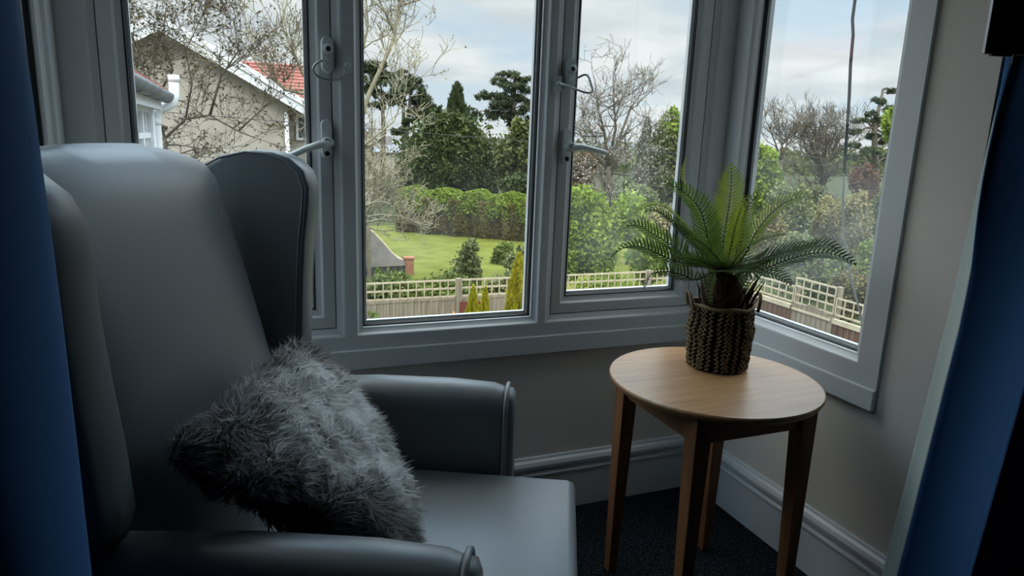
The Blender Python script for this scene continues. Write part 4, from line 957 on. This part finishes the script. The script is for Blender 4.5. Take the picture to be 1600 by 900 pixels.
# pale lichened tree behind the first mullion
t, org = tree('pale_bare_tree', 'pale lichened bare tree behind the left mullion of the front window', 'tree', 540, 13.15)
Y = 13.15
bare(t, org, [([org]+limb([(545, 330), (552, 230)], Y), 0.11, 0.06), (limb([(552, 230), (575, 150), (598, 100), (618, 55), (622, 10), (650, -25)], Y), 0.048, 0.018), (limb([(552, 230), (525, 190), (490, 150), (462, 90), (440, 40), (452, -20)], Y), 0.045, 0.01),
     (limb([(552, 230), (565, 180), (560, 110), (575, 40), (570, -30)], Y+.5), 0.05, 0.01), (limb([(490, 150), (445, 140), (405, 105), (375, 60)], Y), 0.03, 0.006), (limb([(618, 55), (600, 15), (580, -20)], Y), 0.03, 0.008), (limb([(622, 10), (655, 0), (670, -10)], Y), 0.02, 0.006),
     (limb([(552, 240), (590, 210), (615, 190), (632, 150)], Y-.4), 0.03, 0.006)],
     M['palebark'], 8, levels=3, twig=0.95, nch=(3, 5), leafmt=LM['dryleaf'], nleaf=1400, lsize=0.024, up=0.35, rmin=0.0052, kids=9)
t, org = tree('straggly_shrub', 'leafless pale straggly shrub above the outbuilding roof', 'shrub', 578, 16.0)
Y = 16.0
bare(t, org, [([org]+limb([(575, 360), (572, 330)], Y), 0.06, 0.04)]+[(limb([(572, 340), (x1, y1), (x2, y2)], Y+dy), 0.03, 0.006) for x1, y1, x2, y2, dy in ((585, 300, 600, 245, 0), (600, 320, 640, 300, .5), (560, 290, 555, 235, .3), (595, 335, 648, 342, -.3), (590, 290, 630, 262, .6), (575, 290, 580, 230, -.5), (605, 345, 655, 352, 0), (560, 310, 545, 270, 0))],
     M['palebark'], 12, levels=3, twig=0.62, nch=(3, 5), leafmt=LM['straw'], nleaf=1500, lsize=0.03, up=0.25, rmin=0.007, kids=8)

# pines beyond the gardens
def pine(name, label, px, Y, tops, clumps, seed, n=5000, size=0.16, mt='pine', lean=()):
    t, org = tree(name, label, 'tree', px, Y, None); rng = np.random.default_rng(seed); cl = []; k = Y/FPX
    for x, y, w, h in clumps:
        q = W(x, y, Y+rng.uniform(-1, 1)*w*k*0.5)
        for _ in range(9): cl.append((q[0]+rng.uniform(-.9, .9)*w*k, q[1]+rng.uniform(-.5, .5)*w*k, q[2]+rng.uniform(-.8, .8)*h*k, w*k*rng.uniform(.16, .42), w*k*0.35, h*k*rng.uniform(.2, .5)))
    cl = [(c[0], c[1], c[2], c[3]*1.1, c[4]*1.1, c[5]*1.5) for c in cl]
    foliage('foliage', t, org, cl, n, size, LM[mt], seed, 0.3, 0.2, 0.1)
    b = MB()
    for pts, r0, r1 in tops:
        P = [W(x, y, Y)-org for x, y in pts]; b.tube(P, [r0+(r1-r0)*i/(len(P)-1) for i in range(len(P))], 6)
    for x, y, w, h in clumps:
        q = W(x, y, Y)-org; mid = min((np.array(W(a, c, Y))-org for pts, _, _ in tops for a, c in pts), key=lambda s: abs(s[2]-(q[2]-0.3))); b.tube([mid, (mid+q)/2+np.array([0, 0, .1]), q], [0.07, 0.05, 0.02], 5)
    b.build('trunk', M['bark'], t)
pine('pine_tree', 'tall twin trunked pine standing clear left of the round conifer', 640, 55, [([(636, 300), (634, 215), (640, 170), (644, 115)], .3, .08), ([(628, 290), (631, 215), (630, 160), (628, 125)], .22, .06)],
     [(633, 118, 16, 8), (648, 128, 17, 8), (622, 132, 12, 7), (638, 142, 22, 8), (656, 150, 18, 8), (668, 162, 15, 8), (640, 160, 18, 7), (622, 156, 12, 6), (676, 175, 14, 8), (655, 178, 20, 8), (640, 190, 14, 5), (620, 204, 12, 6), (684, 168, 8, 5), (664, 186, 14, 6)], 21, 11000, 0.13)
pine('pine_tree', 'thin pine half hidden by the pale bare branches', 597, 50, [([(598, 300), (599, 220), (598, 160), (592, 110)], .22, .06)],
     [(590, 105, 16, 9), (600, 122, 14, 8), (585, 128, 16, 9), (596, 145, 16, 7), (607, 158, 12, 6), (588, 165, 14, 6), (572, 110, 14, 9), (570, 140, 12, 8)], 22, 7000, 0.13)
pine('cedar_tree', 'spreading flat layered cedar top above the ivy clad tree', 800, 48, [([(806, 320), (804, 230), (802, 170), (806, 118)], .35, .08)],
     [(795, 117, 18, 5), (815, 124, 16, 6), (780, 128, 14, 5), (800, 136, 26, 6), (824, 140, 14, 7), (768, 150, 20, 5), (752, 152, 10, 4), (790, 152, 22, 7), (812, 156, 22, 8), (776, 164, 20, 6), (828, 165, 12, 8), (800, 172, 26, 8), (775, 180, 18, 8), (812, 190, 22, 10), (745, 182, 10, 9), (738, 176, 7, 8)], 23, 15000, 0.12)
def cone_tree(name, label, px, pyt, pyb, Y, wpx, mt, n, size, seed, cat='conifer', group=None, flame=1.0):
    top, bot = W(px, pyt, Y), W(px, pyb, Y); cx = bot[0]; H_ = top[2]-bot[2]; R_ = wpx/2*Y/FPX; zb = bot[2]
    org = np.array([cx, Y, GZ0]); t = thing(name, label, cat, org, 0, group); rng = np.random.default_rng(seed)
    h = rng.random(n)**1.3; a = rng.uniform(0, 6.283, n); lob = 1+0.18*np.sin(a*3+h*9)+0.12*np.sin(a*7-h*17)
    rr = R_*np.minimum(1, (1-h)**0.6*1.1)*lob*(0.55+0.45*rng.random(n)**0.4)*np.minimum(1, (h+0.06)*6)**0.3
    P = np.stack([rr*np.cos(a), rr*np.sin(a), zb-GZ0+h*H_+0.02*rng.normal(0, 1, n)], 1)
    up = np.stack([np.cos(a)*0.35, np.sin(a)*0.35, np.ones(n)], 1); up /= np.linalg.norm(up, axis=1)[:, None]; ax = up+rng.normal(0, .25, (n, 3)); ax /= np.linalg.norm(ax, axis=1)[:, None]
    sd_ = np.cross(ax, rng.normal(0, 1, (n, 3))); sd_ /= np.linalg.norm(sd_, axis=1)[:, None]; s = (size*rng.uniform(.6, 1.3, n))[:, None]
    V = np.stack([P-ax*s*.5, P+sd_*s*.28, P+ax*s, P-sd_*s*.28], 1)
    quads('foliage', V, LM[mt], t, tint=np.clip(0.5+0.3*np.sin(a*5+h*13)+rng.normal(0, .2, n), 0, 1))
    b = MB(); b.tube([(0, 0, 0), (0, 0, zb-GZ0+H_*0.9)], [0.06*R_+0.03, 0.01], 6); b.build('stem', M['bark'], t)
cone_tree('spire_conifer', 'small pointed conifer tip rising behind the round conifer', 713, 132, 200, 60, 34, 'pine', 2600, 0.35, 31)
# big round conifer: many ascending plumes
def round_conifer():
    Y = 36; t, org = tree('round_conifer', 'large round dark green conifer behind the clipped hedge', 'conifer', 705, Y); rng = np.random.default_rng(33); k = Y/FPX; cl = []
    for i in range(120):
        x = rng.uniform(-1, 1); yy = rng.random()**0.8; half = 82*math.sqrt(max(0.02, 1-(1-yy)**2.4)) if yy < 0.6 else 82-6*(yy-.6)
        q = W(705+x*half*0.92, 186+yy*124, Y-2.2*math.sqrt(max(0, 1-x*x))*min(1, .35+yy)); cl.append((q[0], q[1], q[2], 9*k, 9*k, 13*k))
    foliage('foliage', t, org, cl, 42000, 0.10, LM['cypress'], 33, 0.32, 0.35, 0.45, 0.18)
    q = W(705, 250, Y); cl = [(q[0], Y+0.3, q[2]-0.2, 66*k, 1.8, 54*k)]*2; foliage('inner_foliage', t, org, cl, 16000, 0.14, LM['cypress'], 34, 0.5, 0.3, 0.6)
    trunk(t, org, [org, org+np.array([0, 0, 3.5])], [0.35, 0.1], M['bark'])
round_conifer()
leafy('ivy_tree', 'tall ivy clad grey green tree beside the right edge of the fixed pane', 'tree', 822, 168, 325, 30.8, 86, LM['ivy'], 13000, 0.13, 41, 26, 0.30, extra=[(790, 250, 16, 40), (800, 290, 14, 24), (845, 240, 30, 60)])
leafy('holly_bush', 'dark glossy evergreen bush right of the hedge end', 'bush', 812, 262, 330, 28.4, 62, LM['cypress'], 6000, 0.11, 42, 14)
# clipped hedge: fresh top, bronze sides
def hedge():
    A = np.array(W(632, 362, 29.6)); B_ = np.array(W(835, 378, 25.8)); A[2] = B_[2] = GZ0; org = (A+B_)/2; t = thing('clipped_hedge', 'long clipped hedge with a fresh green top and bronze side above the lawn', 'hedge', org)
    rng = np.random.default_rng(44); n = 32000; d = B_-A; Ln = np.linalg.norm(d); u = d/Ln; nr = np.array([-u[1], u[0], 0]); 
    if nr[1] > 0: nr = -nr
    hh = 1.80
    s = rng.random(n); z = rng.random(n)*hh*0.86; off = 0.75-0.12*rng.random(n)+0.10*np.sin(s*31)+0.06*np.sin(s*83+z*3)
    P = A+np.outer(s, d)+np.outer(off, nr); P[:, 2] = GZ0+z
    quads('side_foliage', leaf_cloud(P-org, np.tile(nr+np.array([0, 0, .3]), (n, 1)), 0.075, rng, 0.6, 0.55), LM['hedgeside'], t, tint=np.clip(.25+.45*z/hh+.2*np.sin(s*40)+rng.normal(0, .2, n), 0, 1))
    n2 = 26000; s = rng.random(n2); off = rng.uniform(-0.8, 0.86, n2); bump = 0.10*np.sin(s*25)+0.07*np.sin(s*61+off*4); drop = np.where(off > 0.6, (off-0.6)*1.6, 0)
    P = A+np.outer(s, d)+np.outer(off, nr); P[:, 2] = GZ0+hh+bump-drop-rng.random(n2)**2*0.5
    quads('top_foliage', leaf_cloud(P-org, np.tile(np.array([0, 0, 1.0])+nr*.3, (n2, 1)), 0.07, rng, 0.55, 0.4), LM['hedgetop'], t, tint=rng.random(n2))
    b = MB(); q = [A-nr*0.6, B_-nr*0.6, B_+nr*0.6, A+nr*0.6]; b.hexa([tuple(p-org) for p in q], [tuple(p-org+np.array([0, 0, hh-0.25])) for p in q]); b.build('inner_twigs', M['bark'], t)
hedge()
leafy('loose_shrub', 'loose pale flowering shrub on the lawn left of the round bush', 'shrub', 728, 372, 472, 15.5, 70, LM['grey'], 4200, 0.05, 51, 22, 0.28, extra=[(738, 385, 9, 14)])
leafy('round_bush', 'dense rounded green bush at the far edge of the lawn', 'bush', 786, 374, 428, 21, 48, LM['mid'], 5200, 0.06, 52, 16)
leafy('silver_shrub', 'blue grey shrub dotted with pale flowers right of the round bush', 'shrub', 822, 376, 440, 18, 46, LM['grey'], 3600, 0.06, 53, 16, extra=[(800, 412, 12, 16)])
leafy('dark_shrub', 'low dark green shrub behind the trellis below the outbuilding', 'shrub', 612, 425, 480, 13.5, 110, LM['mid'], 4200, 0.055, 54, 18, 0.3)
leafy('trellis_shrub', 'olive shrub showing through the trellis in the middle pane', 'shrub', 700, 428, 482, 12.6, 120, LM['mid'], 5200, 0.05, 55, 20, 0.3)
leafy('trellis_shrub', 'greenish shrub showing through the trellis behind the tall golden conifer', 'shrub', 800, 424, 480, 12.8, 110, LM['grey'], 5200, 0.05, 56, 20, 0.3)
leafy('pointed_shrub', 'small yellow green pointed shrub before the dark railing', 'shrub', 592, 420, 450, 14.5, 16, LM['lime'], 700, 0.04, 57, 6)
cone_tree('golden_conifer', 'tallest golden conifer in front of the trellis fence', 805, 399, 560, 8.8, 50, 'gold', 9000, 0.045, 61, group=None)
cone_tree('golden_conifer', 'left of the two small golden conifers growing together', 737, 451, 560, 8.4, 31, 'gold', 5000, 0.04, 62)
cone_tree('golden_conifer', 'right of the two small golden conifers growing together', 755, 453, 560, 8.9, 26, 'gold', 4200, 0.04, 63)
leafy('yellow_shrub', 'low yellow green shrub at the foot of the fence by the sill', 'shrub', 656, 488, 560, 8.8, 42, LM['lime'], 1600, 0.035, 64, 12)
leafy('climbing_plant', 'loose climber with pale leaves on the fence at the left of the middle pane', 'climber', 585, 468, 560, 10.1, 36, LM['mid'], 500, 0.035, 65, 14, 0.3)
leafy('orange_flowers', 'small patch of orange flowers just above the window sill', 'flowers', 707, 488, 560, 8.9, 22, LM['orange'], 500, 0.03, 66, 8)
# right sash
t, org = tree('blossom_tree', 'bare tree speckled with white blossom seen through the right sash', 'tree', 958, 26)
Y = 26
bare(t, org, [([org]+limb([(952, 320), (950, 260)], Y), 0.22, 0.14), (limb([(950, 260), (945, 210), (935, 170), (930, 130)], Y), .09, .02), (limb([(950, 260), (968, 215), (985, 170), (1005, 140)], Y), .09, .02), (limb([(950, 260), (962, 200), (958, 150), (962, 115)], Y+1), .09, .02), (limb([(950, 265), (925, 240), (905, 205)], Y), .06, .02), (limb([(950, 265), (985, 240), (1012, 205)], Y), .06, .02), (limb([(950, 270), (915, 270), (890, 255)], Y), .05, .02), (limb([(950, 270), (985, 275), (1005, 262)], Y), .05, .02)],
     M['bark'], 15, levels=3, twig=1.25, nch=(3, 5), leafmt=LM['blossom'], nleaf=6000, lsize=0.042, up=0.3, rmin=0.008, kids=12, lname='blossom')
leafy('copper_tree', 'coppery red leaved tree beneath the blossom at the left of the right sash', 'tree', 905, 225, 320, 32.5, 80, LM['copper'], 5000, 0.12, 71, 18)
leafy('sycamore_tree', 'fresh green treetop left of the corner post', 'tree', 1050, 164, 235, 34, 50, LM['lime'], 3600, 0.14, 72, 14)
leafy('evergreen_tree', 'tall grey green evergreen left of the corner post', 'tree', 1035, 188, 345, 31.5, 78, LM['ivy'], 11000, 0.11, 73, 24, 0.3)
cone_tree('spruce_tree', 'dark narrow spruce between blossom and evergreen', 1003, 186, 300, 40, 30, 'pine', 3000, 0.25, 74)
leafy('green_shrub', 'large bright green shrub beyond the fence in the right sash', 'shrub', 925, 296, 448, 13.2, 124, LM['lime'], 15000, 0.055, 75, 30, 0.28, extra=[(985, 330, 26, 30), (1010, 385, 26, 40), (905, 310, 22, 20)])
leafy('yellow_tree', 'yellow green young tree right of the large bright shrub', 'tree', 1030, 300, 430, 17.4, 82, LM['straw'], 7000, 0.06, 76, 22, 0.3)
leafy('trellis_shrub', 'mixed green shrub showing through the trellis in the right sash', 'shrub', 950, 432, 480, 11.7, 140, LM['hedgetop'], 5200, 0.05, 77, 20, 0.3)
# right hand window
leafy('lime_tree', 'fresh green tree at the left edge of the right hand window', 'tree', 1190, 212, 345, 24, 84, LM['lime'], 9000, 0.11, 81, 24, 0.3)
t, org = tree('winter_tree', 'grey leafless tree on the horizon in the right hand window', 'tree', 1290, 46); Y = 46
bare(t, org, [([org]+limb([(1285, 300), (1285, 262)], Y), .3, .2)]+[(limb([(1285, 265), (x1, 238), (x2, 200)], Y+dy), .13, .03) for x1, x2, dy in ((1272, 1258, 0), (1290, 1290, 1), (1300, 1318, 0), (1280, 1275, -1), (1310, 1338, 1), (1262, 1248, .5))],
     M['bark'], 82, levels=3, twig=2.0, nch=(4, 6), up=0.4, rmin=0.014, kids=13)
t, org = tree('winter_tree', 'pale leafless treetop just right of the fresh green tree', 'tree', 1222, 40); Y = 40
bare(t, org, [([org]+limb([(1220, 300), (1220, 250)], Y), .2, .12)]+[(limb([(1220, 250), (x1, 225), (x2, y2)], Y), .09, .02) for x1, x2, y2 in ((1212, 1202, 200), (1222, 1222, 212), (1230, 1240, 222))], M['bark'], 83, levels=3, twig=1.6, nch=(3, 5), up=0.4, rmin=0.012, kids=11)
pine('cedar_tree', 'dark layered cedar beside the edge of the right hand window', 1370, 25, [([(1366, 330), (1368, 260), (1366, 200), (1380, 140)], .25, .05)],
     [(1392, 142, 14, 5), (1376, 158, 18, 6), (1395, 168, 18, 8), (1358, 178, 14, 5), (1344, 188, 16, 4), (1372, 188, 22, 6), (1395, 195, 18, 8), (1340, 206, 18, 4), (1362, 212, 20, 6), (1388, 220, 18, 8), (1336, 226, 18, 4), (1360, 236, 20, 5), (1384, 246, 18, 6), (1336, 246, 16, 4), (1358, 256, 18, 4)], 84, 13000, 0.075)
leafy('maple_tree', 'fresh green maple boughs overlapping the dark cedar', 'tree', 1392, 165, 225, 21, 44, LM['lime'], 2400, 0.09, 85, 10)
leafy('copper_maple', 'reddish brown tree below the dark cedar', 'tree', 1352, 255, 320, 23, 74, LM['copper'], 4200, 0.09, 86, 14)
leafy('olive_tree', 'pale olive tree mass below the horizon in the right hand window', 'tree', 1250, 268, 400, 21, 110, LM['grey'], 9000, 0.09, 87, 24, 0.3)
leafy('grey_shrub', 'grey green shrub above the raised trellis', 'shrub', 1245, 350, 475, 13, 120, LM['grey'], 9000, 0.055, 88, 24, 0.3)
leafy('tan_shrub', 'tan coloured bushy shrub behind the hanging cable', 'shrub', 1335, 285, 400, 17, 90, LM['straw'], 8000, 0.07, 89, 22, 0.3)
leafy('bright_bush', 'bright green bush at the lower right corner of the hazy pane', 'bush', 1362, 375, 450, 12, 80, LM['hedgetop'], 5000, 0.05, 90, 16)
leafy('dry_shrub', 'brown tangled shrub behind the trellis at the lower right', 'shrub', 1330, 415, 500, 11, 110, LM['hedgeside'], 6000, 0.04, 91, 20, 0.3)
leafy('golden_shrub', 'small yellow green shrub peeping through the fern', 'shrub', 1205, 300, 420, 17, 70, LM['straw'], 4500, 0.065, 92, 16)
leafy('lilac_shrub', 'dull green shrub filling the gap between blossom trunk and evergreen', 'shrub', 985, 270, 400, 20, 90, LM['grey'], 9000, 0.08, 101, 22, 0.32)
leafy('privet_shrub', 'mid green shrub above the trellis at the right end of the right sash', 'shrub', 1015, 360, 450, 15.0, 110, LM['hedgetop'], 7000, 0.05, 102, 20, 0.32)
leafy('willow_tree', 'soft grey green tree behind the fern tips in the right hand window', 'tree', 1225, 285, 420, 18.5, 120, LM['grey'], 9000, 0.075, 103, 24, 0.32)
leafy('tangled_shrub', 'straw coloured tangled shrub in the middle of the hazy pane', 'shrub', 1295, 290, 430, 18.5, 90, LM['straw'], 8000, 0.07, 104, 22, 0.32)
leafy('hawthorn_shrub', 'olive hawthorn shrub at the right edge of the hazy pane', 'shrub', 1385, 275, 400, 19.5, 80, LM['ivy'], 7000, 0.075, 105, 20, 0.32)
leafy('bramble_shrub', 'green bramble clump right above the stepped trellis', 'shrub', 1285, 380, 480, 14.2, 110, LM['mid'], 7000, 0.055, 106, 20, 0.32)
# distant woodland that nobody could count
def woodland():
    rng = np.random.default_rng(95); cl = []
    for i in range(420):
        x = rng.uniform(380, 1480); Yd = rng.uniform(88, 120); q = W(x, 244+rng.uniform(-16, 14)+(x-800)*0.012, Yd); r = rng.uniform(2.0, 4.5); cl.append((q[0], q[1], q[2]-2.4, r, r, r*0.9))
    P, d, k = clump_points(cl, 40000, rng); o = quads('woodland', leaf_cloud(P, d, 0.55, rng, 0.7, 0.4), LM['ivy'], None, tint=np.clip(rng.random(420)[k]*.6+rng.random(40000)*.4, 0, 1))
    tag(o, 'belt of distant woodland along the horizon', 'woodland', None, 'stuff')
woodland()
leafy('pale_shrub', 'grey green shrub seen in the sliver beside the chair wing', 'shrub', 480, 380, 455, 13, 60, LM['mid'], 3000, 0.055, 96, 14)

# ------------------------------------------------------------------ wires
b = MB(); p0, p1 = W(-300, 130, 9.1), W(2000, 313, 10.3); b.tube([p0+(p1-p0)*i/20+np.array([0, 0, -0.02*math.sin(math.pi*i/20)]) for i in range(21)], 0.0045, 5)
tag(b.build('overhead_wire', M['wirecover']), 'thin black overhead wire crossing the gardens', 'wire')
b = MB(); xc = XR+0.20
def onx(x, y): d = ray(x, y); return EYE+d*(xc/d[0])
b.tube([onx(*p) for p in ((1352, -420), (1346, -220), (1340, -60), (1336, 0), (1332, 30), (1333, 55), (1329, 100), (1327, 150), (1323, 210), (1319, 270))], 0.0042, 8, m=0)
b.tube([onx(*p) for p in ((1319, 270), (1317, 310), (1318, 350), (1322, 400), (1331, 440), (1343, 485), (1352, 530))], 0.0028, 8, m=1)
tag(b.build('hanging_cable', [M['greycable'], M['rope']]), 'grey cable hanging outside the hazy right hand pane', 'cable')
